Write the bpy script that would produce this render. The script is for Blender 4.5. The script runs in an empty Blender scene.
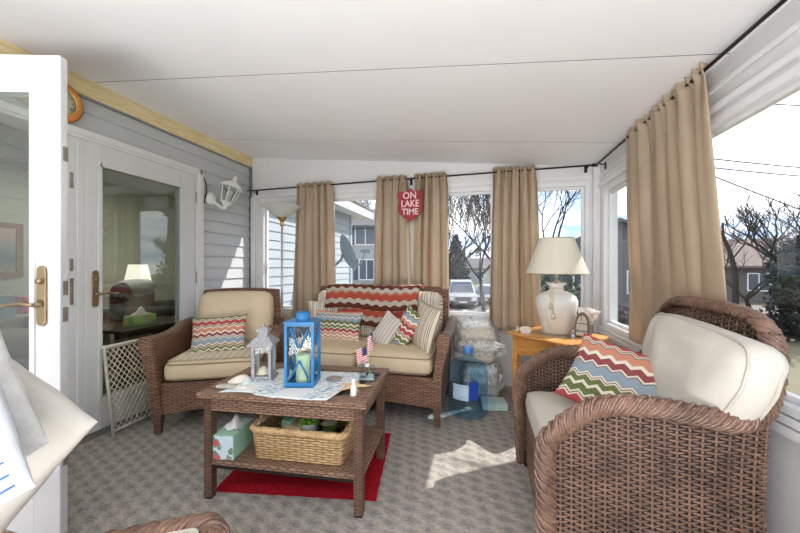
import bpy, bmesh, math, random
from mathutils import Vector, Matrix, noise
PI = math.pi
sc = bpy.context.scene
COL = sc.collection
V = Vector

# ------------------------------------------------------------------ mesh builder
def smooth_path(pts, n=8):
    """Catmull-Rom through the points"""
    pts = [V(p) for p in pts]
    if len(pts) < 3: return pts
    P = [pts[0]*2-pts[1]] + pts + [pts[-1]*2-pts[-2]]
    out = []
    for i in range(1, len(P)-2):
        for k in range(n):
            t = k/n
            a, b, c, d = P[i-1], P[i], P[i+1], P[i+2]
            out.append(.5*((2*b)+(c-a)*t+(2*a-5*b+4*c-d)*t*t+(3*b-a-3*c+d)*t**3))
    out.append(pts[-1])
    return out

def frames(path):
    n = len(path); T = []
    for i in range(n):
        d = path[min(i+1, n-1)]-path[max(i-1, 0)]
        T.append(d.normalized() if d.length > 1e-9 else V((0, 0, 1)))
    up = V((0, 0, 1)) if abs(T[0].z) < .9 else V((0, 1, 0))
    N = [(up-T[0]*up.dot(T[0])).normalized()]
    for i in range(1, n):
        v = N[-1]-T[i]*N[-1].dot(T[i])
        if v.length < 1e-6: v = T[i].orthogonal()
        N.append(v.normalized())
    return [(T[i], N[i], T[i].cross(N[i])) for i in range(n)]

class MB:
    def __init__(s):
        s.v = []; s.f = []; s.uv = []; s.sm = []
    def add(s, verts, faces, uvs=None, smooth=False, M=None):
        o = len(s.v)
        for p in verts:
            p = V(p)
            s.v.append(M @ p if M else p)
        for i, f in enumerate(faces):
            s.f.append([o+k for k in f])
            s.uv.append(uvs[i] if uvs else None)
            s.sm.append(smooth)
        return s
    def box(s, c, d, M=None, rz=0):
        x, y, z = [k/2 for k in d]
        R = Matrix.Translation(V(c)) @ Matrix.Rotation(rz, 4, 'Z')
        if M: R = M @ R
        vs = [(-x,-y,-z),(x,-y,-z),(x,y,-z),(-x,y,-z),(-x,-y,z),(x,-y,z),(x,y,z),(-x,y,z)]
        fs = [(0,3,2,1),(4,5,6,7),(0,1,5,4),(1,2,6,5),(2,3,7,6),(3,0,4,7)]
        uvs = []
        for f in fs:
            p = [V(vs[k]) for k in f]
            nrm = (p[1]-p[0]).cross(p[2]-p[0])
            ax = max(range(3), key=lambda k: abs(nrm[k]))
            if ax == 2: uvs.append([(q.x, q.y) for q in p])
            elif ax == 1: uvs.append([(q.x, q.z) for q in p])
            else: uvs.append([(q.y, q.z) for q in p])
        return s.add(vs, fs, uvs, False, R)
    def bx(s, x0, x1, y0, y1, z0, z1, M=None):
        return s.box(((x0+x1)/2, (y0+y1)/2, (z0+z1)/2), (x1-x0, y1-y0, z1-z0), M)
    def grid(s, fn, nu, nv, uvs=(1, 1), closed_u=False, closed_v=False, smooth=True, flip=False, M=None):
        vs = []
        cu = nu if closed_u else nu+1
        cv = nv if closed_v else nv+1
        for j in range(cv):
            for i in range(cu):
                vs.append(fn(i/nu, j/nv))
        fs = []; uv = []
        for j in range(nv):
            for i in range(nu):
                a = j*cu+i; b = j*cu+(i+1) % cu; c = ((j+1) % cv)*cu+(i+1) % cu; d = ((j+1) % cv)*cu+i
                q = [(i/nu*uvs[0], j/nv*uvs[1]), ((i+1)/nu*uvs[0], j/nv*uvs[1]), ((i+1)/nu*uvs[0], (j+1)/nv*uvs[1]), (i/nu*uvs[0], (j+1)/nv*uvs[1])]
                if flip: fs.append((d, c, b, a)); uv.append(q[::-1])
                else: fs.append((a, b, c, d)); uv.append(q)
        return s.add(vs, fs, uv, smooth, M)
    def tube(s, path, r, n=8, cap=True, M=None, ry=None, smooth=True, fr=None):
        path = [V(p) for p in path]
        fr = fr or frames(path)
        m = len(path); vs = []; L = 0; ls = [0]
        for i in range(1, m):
            L += (path[i]-path[i-1]).length; ls.append(L)
        for i in range(m):
            ri = r[i] if isinstance(r, (list, tuple)) else r
            rb = ri if ry is None else ri*ry
            for k in range(n):
                a = 2*PI*k/n
                vs.append(path[i]+fr[i][1]*math.cos(a)*ri+fr[i][2]*math.sin(a)*rb)
        fs = []; uv = []
        r0 = r if not isinstance(r, (list, tuple)) else max(r)
        for i in range(m-1):
            for k in range(n):
                k2 = (k+1) % n
                fs.append((i*n+k, i*n+k2, (i+1)*n+k2, (i+1)*n+k))
                c = 2*PI*r0
                uv.append([(k/n*c, ls[i]), ((k+1)/n*c, ls[i]), ((k+1)/n*c, ls[i+1]), (k/n*c, ls[i+1])])
        if cap:
            fs.append(tuple(range(n))[::-1]); uv.append([(0, 0)]*n)
            fs.append(tuple((m-1)*n+k for k in range(n))); uv.append([(0, 0)]*n)
        return s.add(vs, fs, uv, smooth, M)
    def lathe(s, prof, c=(0, 0, 0), n=24, M=None, smooth=True, closed=False):
        """prof: list of (r, z)"""
        c = V(c); vs = []; m = len(prof); L = 0; ls = [0]
        for i in range(1, m):
            L += math.hypot(prof[i][0]-prof[i-1][0], prof[i][1]-prof[i-1][1]); ls.append(L)
        for r, z in prof:
            for k in range(n):
                a = 2*PI*k/n
                vs.append(c+V((r*math.cos(a), r*math.sin(a), z)))
        fs = []; uv = []
        R = max(p[0] for p in prof)
        for i in range(m-1):
            for k in range(n):
                k2 = (k+1) % n
                fs.append((i*n+k, i*n+k2, (i+1)*n+k2, (i+1)*n+k))
                q = 2*PI*R/n
                uv.append([(k*q, ls[i]), ((k+1)*q, ls[i]), ((k+1)*q, ls[i+1]), (k*q, ls[i+1])])
        if not closed:
            if prof[0][0] > 1e-5: fs.append(tuple(range(n))[::-1]); uv.append([(0, 0)]*n)
            if prof[-1][0] > 1e-5: fs.append(tuple((m-1)*n+k for k in range(n))); uv.append([(0, 0)]*n)
        return s.add(vs, fs, uv, smooth, M)
    def prism(s, poly, h, M=None):
        """polygon in xy extruded along z from 0 to h"""
        n = len(poly)
        vs = [(x, y, 0) for x, y in poly]+[(x, y, h) for x, y in poly]
        fs = [tuple(range(n))[::-1], tuple(range(n, 2*n))]
        uv = [[poly[k] for k in range(n)][::-1], list(poly)]
        L = 0
        for k in range(n):
            k2 = (k+1) % n
            e = math.dist(poly[k], poly[k2])
            fs.append((k, k2, n+k2, n+k)); uv.append([(L, 0), (L+e, 0), (L+e, h), (L, h)]); L += e
        return s.add(vs, fs, uv, False, M)
    def ball(s, c, r, n=12, m=8, M=None, fn=None):
        c = V(c); R = r if isinstance(r, (tuple, list)) else (r, r, r)
        def f(u, v):
            a = 2*PI*u; b = PI*(v-.5)
            d = V((math.cos(a)*math.cos(b), math.sin(a)*math.cos(b), math.sin(b)))
            k = fn(d) if fn else 1
            return c+V((d.x*R[0]*k, d.y*R[1]*k, d.z*R[2]*k))
        return s.grid(f, n, m, (2*PI*R[0], PI*R[2]), closed_u=True, M=M)
    def build(s, name, mat, parent=None, solid=None, bevel=None, sub=None):
        me = bpy.data.meshes.new(name)
        me.from_pydata([tuple(p) for p in s.v], [], s.f)
        uvl = me.uv_layers.new(name='UVMap')
        buf = []
        for f, q in zip(s.f, s.uv):
            if q is None: q = [(0, 0)]*len(f)
            for a in q: buf.extend((a[0], a[1]))
        uvl.data.foreach_set('uv', buf)
        me.polygons.foreach_set('use_smooth', s.sm)
        me.update()
        o = bpy.data.objects.new(name, me); COL.objects.link(o)
        if mat: me.materials.append(mat)
        if parent: o.parent = parent
        if bevel:
            b = o.modifiers.new('bevel', 'BEVEL'); b.width = bevel; b.segments = 2; b.limit_method = 'ANGLE'
        if sub:
            b = o.modifiers.new('sub', 'SUBSURF'); b.levels = sub; b.render_levels = sub
        if solid:
            b = o.modifiers.new('solid', 'SOLIDIFY'); b.thickness = solid; b.offset = 0
        return o

def thing(name, label, cat, loc=(0, 0, 0), rz=0, group=None, kind=None):
    o = bpy.data.objects.new(name, None); COL.objects.link(o)
    o.location = loc; o.rotation_euler = (0, 0, rz); o.empty_display_size = .05
    if kind: o['kind'] = kind
    else:
        o['label'] = label; o['category'] = cat
    if group: o['group'] = group
    return o
def tag(o, label, cat, group=None, kind=None):
    o['label'] = label; o['category'] = cat
    if group: o['group'] = group
    if kind: o['kind'] = kind
    return o
def struct(o):
    o['kind'] = 'structure'; return o
def at(o, loc, rot=(0, 0, 0)):
    o.location = loc; o.rotation_euler = rot; return o

# ------------------------------------------------------------------ materials
class NT:
    def __init__(s, name):
        s.m = bpy.data.materials.new(name); s.m.use_nodes = True
        s.t = s.m.node_tree; s.t.nodes.clear()
        s.out = s.n('ShaderNodeOutputMaterial')
    def n(s, typ, **kw):
        x = s.t.nodes.new(typ)
        for k, v in kw.items(): setattr(x, k, v)
        return x
    def l(s, a, b): s.t.links.new(a, b)
    def val(s, x, sock):
        if isinstance(x, (int, float)): sock.default_value = x
        elif isinstance(x, (tuple, list)): sock.default_value = (*x, 1) if len(x) == 3 and sock.type == 'RGBA' else x
        else: s.l(x, sock)
    def math(s, op, a, b=0, c=None):
        x = s.n('ShaderNodeMath', operation=op)
        s.val(a, x.inputs[0]); s.val(b, x.inputs[1])
        if c is not None: s.val(c, x.inputs[2])
        return x.outputs[0]
    def mix(s, f, a, b):
        x = s.n('ShaderNodeMix', data_type='RGBA')
        s.val(f, x.inputs[0]); s.val(a, x.inputs[6]); s.val(b, x.inputs[7])
        return x.outputs[2]
    def ramp(s, f, stops, interp='LINEAR'):
        x = s.n('ShaderNodeValToRGB'); r = x.color_ramp; r.interpolation = interp
        while len(r.elements) < len(stops): r.elements.new(.5)
        for e, (p, c) in zip(r.elements, stops):
            e.position = p; e.color = (*c, 1) if len(c) == 3 else c
        s.val(f, x.inputs[0]); return x.outputs[0]
    def noise(s, vec, scale, detail=3, rough=.5):
        x = s.n('ShaderNodeTexNoise')
        if vec is not None: s.l(vec, x.inputs['Vector'])
        x.inputs['Scale'].default_value = scale; x.inputs['Detail'].default_value = detail
        x.inputs['Roughness'].default_value = rough
        return x.outputs['Fac']
    def uv(s):
        x = s.n('ShaderNodeUVMap'); x.uv_map = 'UVMap'
        y = s.n('ShaderNodeSeparateXYZ'); s.l(x.outputs[0], y.inputs[0])
        return x.outputs[0], y.outputs[0], y.outputs[1]
    def obj(s):
        return s.n('ShaderNodeTexCoord').outputs['Object']
    def sep(s, v):
        y = s.n('ShaderNodeSeparateXYZ'); s.l(v, y.inputs[0]); return y.outputs
    def vscale(s, v, k):
        x = s.n('ShaderNodeVectorMath', operation='MULTIPLY'); s.l(v, x.inputs[0]); x.inputs[1].default_value = k
        return x.outputs[0]
    def bump(s, h, strength=.5, dist=.01):
        b = s.n('ShaderNodeBump'); b.inputs['Strength'].default_value = strength; b.inputs['Distance'].default_value = dist
        s.l(h, b.inputs['Height']); return b.outputs[0]
    def pbr(s, col, rough=.5, metal=0, normal=None, spec=.5, trans=0):
        p = s.n('ShaderNodeBsdfPrincipled')
        s.val(col, p.inputs['Base Color']); s.val(rough, p.inputs['Roughness']); s.val(metal, p.inputs['Metallic'])
        p.inputs['Specular IOR Level'].default_value = spec
        if normal is not None: s.l(normal, p.inputs['Normal'])
        if trans: p.inputs['Transmission Weight'].default_value = trans
        return p.outputs[0]
    def done(s, sh):
        s.l(sh, s.out.inputs[0]); return s.m

def C8(r, g, b):
    f = lambda x: (x/255/12.92 if x <= 10 else ((x/255+.055)/1.055)**2.4)
    return (f(r), f(g), f(b))
def plain(name, col, rough=.5, metal=0, var=.06, scale=20, bump=0, spec=.5):
    t = NT(name)
    o = t.obj(); n = t.noise(o, scale)
    a = tuple(max(0, c*(1-var*2)) for c in col); b = tuple(min(1, c*(1+var*2)) for c in col)
    c = t.ramp(n, [(.3, a), (.7, b)])
    nm = t.bump(t.noise(o, scale*6), bump, .005) if bump else None
    return t.done(t.pbr(c, rough, metal, nm, spec))
def fabric(name, col, var=.05, weave=900, rough=.85, wr=.15):
    t = NT(name); o = t.obj()
    n = t.noise(o, 8, 4)
    c = t.ramp(n, [(.3, tuple(k*(1-var) for k in col)), (.7, tuple(min(1, k*(1+var)) for k in col))])
    h = t.math('ADD', t.math('MULTIPLY', t.noise(o, weave*.35, 2), .12), t.math('MULTIPLY', t.noise(o, 7, 2), 1.2))
    return t.done(t.pbr(c, rough, 0, t.bump(h, wr, .03), .2))
def glass(name, tint=(1, 1, 1), ior=1.45, rough=0.0, refl=1.0):
    t = NT(name)
    tr = t.n('ShaderNodeBsdfTransparent'); tr.inputs[0].default_value = (*tint, 1)
    gl = t.n('ShaderNodeBsdfGlossy'); gl.inputs['Roughness'].default_value = rough
    lw = t.n('ShaderNodeLayerWeight'); lw.inputs[0].default_value = .5
    f0 = ((ior-1)/(ior+1))**2
    f = t.math('MULTIPLY', t.math('ADD', t.math('MULTIPLY', t.math('POWER', lw.outputs['Facing'], 5), 1-f0), f0), refl)
    mx = t.n('ShaderNodeMixShader'); t.l(f, mx.inputs[0]); t.l(tr.outputs[0], mx.inputs[1]); t.l(gl.outputs[0], mx.inputs[2])
    return t.done(mx.outputs[0])
def wicker(name, dark, mid, light, su=.016, sv=.008, rough=.42, bs=.9):
    """woven strands: v rows of weft passing over and under stakes spaced su"""
    t = NT(name); uv, u, v = t.uv()
    rv = t.math('DIVIDE', v, sv); row = t.math('FLOOR', rv)
    ru = t.math('DIVIDE', u, su)
    ph = t.math('ADD', ru, row)
    over = t.math('ADD', t.math('MULTIPLY', t.math('SINE', t.math('MULTIPLY', ph, PI)), .5), .5)
    prof = t.math('ABSOLUTE', t.math('SINE', t.math('MULTIPLY', rv, PI)))
    h = t.math('MULTIPLY', prof, t.math('ADD', t.math('MULTIPLY', over, .75), .25))
    cx = t.n('ShaderNodeCombineXYZ'); t.l(t.math('FLOOR', t.math('MULTIPLY', ph, .5)), cx.inputs[0]); t.l(row, cx.inputs[1])
    wn = t.n('ShaderNodeTexWhiteNoise', noise_dimensions='2D'); t.l(cx.outputs[0], wn.inputs['Vector'])
    big = t.noise(t.obj(), 6, 3)
    c1 = t.mix(t.math('ADD', t.math('MULTIPLY', wn.outputs[0], .6), t.math('MULTIPLY', big, .4)), mid, light)
    gap = t.ramp(h, [(.06, (0, 0, 0)), (.38, (1, 1, 1))])  # darkness seen through the open weave, painted into the colour
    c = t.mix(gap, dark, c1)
    return t.done(t.pbr(c, rough, 0, t.bump(h, bs, .006), .5))
def strand(name, a, b, rough=.4, sc_=9):
    t = NT(name); o = t.obj()
    n = t.noise(o, sc_, 4, .7); n2 = t.noise(t.vscale(o, (1, 1, 3)), 60, 2)
    c = t.ramp(t.math('ADD', t.math('MULTIPLY', n, .6), t.math('MULTIPLY', n2, .4)), [(.32, a), (.66, b)])
    return t.done(t.pbr(c, rough, 0, None, .6))
def chevron(name, bands, period=.055, amp=.012, rep=.3, off=0, swap=False, thread=True):
    """zigzag stripes. bands: list of (pos 0..1, colour) constant"""
    t = NT(name); uv, u, v = t.uv()
    if swap: u, v = v, u
    tri = t.math('PINGPONG', t.math('ADD', u, 10), period/2)
    vv = t.math('ADD', v, t.math('MULTIPLY', tri, amp/(period/2)))
    f = t.math('FRACT', t.math('ADD', t.math('DIVIDE', vv, rep), 5+off))
    c = t.ramp(f, bands, 'CONSTANT')
    h = t.noise(uv, 300, 2)
    return t.done(t.pbr(c, .9, 0, t.bump(h, .25, .003), .15))
def stripes(name, bands, rep, off=0, swap=False, wr=.15):
    t = NT(name); uv, u, v = t.uv()
    if swap: u = v
    f = t.math('FRACT', t.math('ADD', t.math('DIVIDE', u, rep), 7+off))
    c = t.ramp(f, bands, 'CONSTANT')
    return t.done(t.pbr(c, .9, 0, t.bump(t.noise(t.obj(), 8, 2), wr, .03), .15))

WHITE = plain('white_paint', C8(220, 220, 221), .38, var=.01)
CEIL = plain('ceiling_panel', C8(236, 236, 238), .5, var=.008, scale=3)
GLASS = glass('window_glass', refl=.6)
DGLASS = glass('door_glass', (.86, .89, .86), 1.6, refl=1.8)
SKY_STRENGTH, SUN_ENERGY, SUN_DIR, FILL_W, UP_W, INDOOR_W, EXPO = 1.9, 5.0, (-.83, -.56, -1.0), 10, 165, 24, 0.32
# ------------------------------------------------------------------ room shell
XL, XR, YB, YN = -2.54, 1.0, 3.23, -2.2
CZ = lambda x: 2.38-(x-XL)*(.35/3.54)
HEAD_B, SILL, HEAD_R = 1.865, .69, 1.767

# carpet
t = NT('carpet'); o = t.obj(); xyz = t.sep(o)
# loop pile in short diagonal dashes of slate over taupe
wob = t.noise(o, 9, 3, .6)
ru = t.math('ADD', t.math('MULTIPLY', xyz[0], .94), t.math('MULTIPLY', xyz[1], -.34))
rv = t.math('ADD', t.math('MULTIPLY', xyz[0], .34), t.math('MULTIPLY', xyz[1], .94))
row = t.math('FLOOR', t.math('DIVIDE', rv, .062))
du = t.math('ADD', t.math('DIVIDE', ru, .10), t.math('MULTIPLY', row, .37))
wx = t.math('SINE', t.math('MULTIPLY', t.math('ADD', du, t.math('MULTIPLY', wob, .55)), 2*PI))
wy = t.math('SINE', t.math('MULTIPLY', t.math('ADD', t.math('DIVIDE', rv, .062), t.math('MULTIPLY', wob, .5)), 2*PI))
pat = t.math('MULTIPLY', t.math('ADD', wx, wy), .5)
fine = t.noise(o, 190, 3, .75)
mid = t.noise(t.vscale(o, (1, 2.2, 1)), 46, 3, .7)
f = t.math('ADD', t.math('MULTIPLY', pat, .10), t.math('ADD', t.math('MULTIPLY', mid, .68), t.math('MULTIPLY', fine, .42)))
c = t.ramp(f, [(.26, C8(86, 94, 100)), (.46, C8(148, 146, 142)), (.60, C8(180, 172, 164)), (.86, C8(208, 200, 190))])
CARPET = t.done(t.pbr(c, .95, 0, t.bump(t.math('ADD', fine, t.math('MULTIPLY', pat, .2)), .6, .008), .1))
struct(MB().bx(XL-.02, XR+.12, YN-.1, YB+.12, -.06, 0).build('floor', CARPET))
# ceiling: sloping insulated panels with seams
ce = thing('ceiling', '', '', kind='structure')
seams = [YN-.1, -1.39, -.38, .635, 1.65, 2.665, YB+.15]
for a, b in zip(seams[:-1], seams[1:]):
    m = MB(); g = .0035
    def q(x, y, dz=0): return (x, y, CZ(x)+dz)
    x0, x1 = XL-.02, XR+.15
    vs = [q(x0, a+g), q(x1, a+g), q(x1, b-g), q(x0, b-g), q(x0, a+g, .1), q(x1, a+g, .1), q(x1, b-g, .1), q(x0, b-g, .1)]
    m.add(vs, [(0,3,2,1)[::-1][::-1], (4,5,6,7), (0,1,5,4), (1,2,6,5), (2,3,7,6), (3,0,4,7)])
    m.build('ceiling_panel', CEIL, ce)
m = MB()
m.add([(XL-.02, YN-.1, CZ(XL-.02)+.101), (XR+.15, YN-.1, CZ(XR+.15)+.101), (XR+.15, YB+.15, CZ(XR+.15)+.101), (XL-.02, YB+.15, CZ(XL-.02)+.101)], [(0,1,2,3)])
for y in seams[1:-1]:
    m.add([(XL, y-.004, CZ(XL)+.001), (XR, y-.004, CZ(XR)+.001), (XR, y+.004, CZ(XR)+.001), (XL, y+.004, CZ(XL)+.001)], [(0,3,2,1)])
m.build('seam_gasket', plain('seam_grey', C8(96, 96, 98), .6), ce)

# siding
SID = plain('vinyl_siding', C8(190, 193, 196), .45, var=.015, scale=4)
SID2 = plain('vinyl_siding_pale', C8(164, 174, 182), .45, var=.015, scale=4)
def siding(m, y0, y1, z0, z1, x=XL, pitch=.114, d=.014, base=0.0):
    k = math.floor((z0-base)/pitch)
    z = base+k*pitch
    while z < z1-1e-4:
        a, b = max(z, z0), min(z+pitch, z1)
        fx = lambda zz: x+d*(1-(zz-z)/pitch)
        if b > a:
            m.add([(fx(a), y0, a), (fx(a), y1, a), (fx(b), y1, b), (fx(b), y0, b), (x-.01, y0, a), (x-.01, y1, a), (x-.01, y1, b), (x-.01, y0, b)],
                  [(0,1,2,3), (4,5,1,0), (3,2,6,7), (1,5,6,2), (4,0,3,7)])
        z += pitch
DY0, DY1, DZ = .73, 2.53, 2.03      # door opening incl. casing
m = MB()
siding(m, YN, DY0, 0, 2.27); siding(m, DY0, DY1, DZ, 2.27); siding(m, DY1, YB, 0, 2.27)
m.bx(XL-.16, XL-.01, YN, DY0, 0, 2.5); m.bx(XL-.16, XL-.01, DY0, DY1, DZ, 2.5); m.bx(XL-.16, XL-.01, DY1, YB, 0, 2.5)
struct(m.build('wall_left', SID))
# cream beam and trims
t = NT('bare_cream_board'); o = t.obj()
c = t.ramp(t.noise(t.vscale(o, (1, .6, 6)), 9, 5, .7), [(.3, C8(205, 186, 140)), (.55, C8(226, 208, 163)), (.75, C8(236, 224, 190))])
CREAM = t.done(t.pbr(c, .7))
m = MB()
for a, b in ((YN, .345), (.35, 2.76), (2.765, YB)): m.bx(XL-.01, XL+.03, a, b, 2.268, 2.40)
struct(m.build('trim_1', CREAM))
struct(MB().bx(XL, XL+.026, YB-.03, YB-.001, 0, 2.268).build('trim_2', plain('grey_channel', C8(120, 124, 126), .5)))
m = MB(); m.bx(XL, XL+.02, YN, YB, 2.255, 2.268)
struct(m.build('trim_3', plain('grey_channel_top', C8(130, 132, 134), .5)))

# back wall with four windows
wins_b = [(-2.36, -1.75), (-1.55, -.80), (-.60, .11), (.31, .895)]
m = MB()
m.bx(XL, XR+.1, YB, YB+.1, 0, SILL-.02)
xs = [XL]+[v for w in wins_b for v in (w[0]-.035, w[1]+.035)]+[XR+.1]
for i in range(0, len(xs), 2): m.bx(xs[i], xs[i+1], YB, YB+.1, SILL-.02, HEAD_B+.035)
vs = [(XL, YB, HEAD_B+.035), (XR+.1, YB, HEAD_B+.035), (XR+.1, YB, CZ(XR+.1)+.02), (XL, YB, CZ(XL)+.02)]
vs += [(a, b+.1, c) for a, b, c in vs]
m.add(vs, [(0,1,2,3), (7,6,5,4), (0,4,5,1), (1,5,6,2), (2,6,7,3), (3,7,4,0)])
struct(m.build('wall_back', WHITE))
struct(MB().bx(XL+.03, XR, YB-.012, YB-.001, .0, .035).build('baseboard_back', plain('grey_base', C8(168, 158, 150), .6)))
GREYT = plain('white_vinyl', C8(228, 229, 231), .35, var=.01)
def window(n, a, b, z0, z1, along, pos, t_in=.055, t_out=.07, sill=True, slider=False):
    """along 'x' : back wall at y=pos ; along 'y': right wall at x=pos"""
    w = thing('window_%d' % n, '', '', kind='structure')
    def B(m, u0, u1, d0, d1, zz0, zz1):
        if along == 'x': m.bx(u0, u1, pos+d0, pos+d1, zz0, zz1)
        else: m.bx(pos+d0, pos+d1, u0, u1, zz0, zz1)
    m = MB(); e = .035
    B(m, a-e, a, -.012, t_out, z0-e, z1+e); B(m, b, b+e, -.012, t_out, z0-e, z1+e)
    B(m, a, b, -.012, t_out, z1, z1+e); B(m, a, b, -.012, t_out, z0-e, z0)
    # inner sash
    s = .022
    B(m, a, a+s, .02, .05, z0, z1); B(m, b-s, b, .02, .05, z0, z1); B(m, a+s, b-s, .02, .05, z1-s, z1); B(m, a+s, b-s, .02, .05, z0, z0+s)
    m.build('window_frame', GREYT, w, bevel=.003)
    p = MB(); B(p, a+s, b-s, .033, .037, z0+s, z1-s); p.build('pane', GLASS, w)
    if sill:
        q = MB(); B(q, a-.06, b+.06, -.03, -.013, z0-.06, z0-.035); q.build('window_sill', GREYT, w, bevel=.004)
    if slider:
        q = MB(); B(q, a+.022, a+.04, -.0, .02, 1.1, 1.2); q.build('latch', WHITE, w)
    return w
for i, (a, b) in enumerate(wins_b): window(i+1, a, b, SILL, HEAD_B, 'x', YB, slider=(i == 0))
# right wall
wins_r = [(2.28, 3.05), (.86, 2.12), (-.56, .70), (-1.98, -.72)]
m = MB()
m.bx(XR, XR+.1, YN-.1, YB, 0, SILL-.035)
ys = sorted([YN-.1]+[v for w in wins_r for v in (w[0]-.035, w[1]+.035)]+[YB])
for i in range(0, len(ys), 2): m.bx(XR, XR+.1, ys[i], ys[i+1], SILL-.035, HEAD_R+.035)
m.bx(XR, XR+.1, YN-.1, YB, HEAD_R+.035, CZ(XR)+.06)
struct(m.build('wall_right', WHITE))
for i, (a, b) in enumerate(wins_r): window(5+i, a, b, SILL, HEAD_R, 'y', XR)
m = MB()
m.bx(XR-.022, XR-.001, YN, YB-.05, HEAD_R+.06, HEAD_R+.085); m.bx(XR-.014, XR-.001, YN, YB-.05, HEAD_R+.15, HEAD_R+.17)
m.bx(XR-.03, XR-.001, YN, YB-.05, SILL-.1, SILL-.066)
m.bx(XR-.05, XR-.001, YB-.05, YB-.001, .0, 2.03)
struct(m.build('trim_4', GREYT, bevel=.003))
m = MB(); m.bx(XL+.02, XL+.075, YB-.025, YB-.001, 0.0, HEAD_B+.06); m.bx(XL+.02, XR-.05, YB-.014, YB-.001, HEAD_B+.06, HEAD_B+.085)
struct(m.build('trim_5', GREYT, bevel=.003))
# near wall behind the camera, glazed
wins_n = [(-2.2, -1.2), (-1.0, .0), (.2, .85)]
m = MB()
m.bx(XL, XR+.1, YN-.1, YN, 0, SILL-.035)
xs = [XL]+[v for w in wins_n for v in (w[0]-.035, w[1]+.035)]+[XR+.1]
for i in range(0, len(xs), 2): m.bx(xs[i], xs[i+1], YN-.1, YN, SILL-.035, HEAD_B+.035)
vs = [(XL, YN, HEAD_B+.035), (XR+.1, YN, HEAD_B+.035), (XR+.1, YN, CZ(XR+.1)+.02), (XL, YN, CZ(XL)+.02)]
vs += [(a, b-.1, c) for a, b, c in vs]
m.add(vs, [(3,2,1,0), (4,5,6,7), (1,5,4,0), (2,6,5,1), (3,7,6,2), (0,4,7,3)])
struct(m.build('wall_near', WHITE))
for i, (a, b) in enumerate(wins_n):
    w = thing('window_%d' % (9+i), '', '', kind='structure')
    f_ = MB()
    for q in ((a-.035, a, SILL-.035, HEAD_B+.035), (b, b+.035, SILL-.035, HEAD_B+.035), (a, b, HEAD_B, HEAD_B+.035), (a, b, SILL-.035, SILL)):
        f_.bx(q[0], q[1], YN-.07, YN+.012, q[2], q[3])
    f_.build('window_frame', GREYT, w); MB().bx(a, b, YN-.04, YN-.036, SILL, HEAD_B).build('pane', GLASS, w)

# door casing and the two french leaves
DOORW = plain('door_paint', C8(215, 215, 217), .38, var=.01)
BRASS = plain('antique_brass', C8(150, 130, 100), .35, .85, scale=30)
STEEL = plain('hinge_steel', C8(170, 165, 155), .35, .8)
cas = thing('trim_6', '', '', kind='structure')
m = MB()
m.bx(XL-.15, XL+.03, DY0, DY0+.05, 0, DZ); m.bx(XL-.15, XL+.03, DY1-.05, DY1, 0, DZ); m.bx(XL-.15, XL+.03, DY0+.05, DY1-.05, DZ-.05, DZ)
m.bx(XL+.03, XL+.042, DY0-.012, DY0+.03, 0, DZ+.012); m.bx(XL+.03, XL+.042, DY1-.03, DY1+.012, 0, DZ+.012); m.bx(XL+.03, XL+.042, DY0, DY1, DZ-.03, DZ+.012)
m.build('door_casing', WHITE, cas, bevel=.003)
MB().bx(XL-.15, XL+.03, DY0+.05, DY1-.05, 0, .03).build('threshold', plain('threshold_metal', C8(150, 148, 144), .4, .6), cas)
MB().bx(XL-.19, XL-.152, DY0-.05, DY1+.05, DZ-.03, DZ+.08).build('inner_casing', plain('oak_trim', C8(190, 130, 70), .5), cas)
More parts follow.
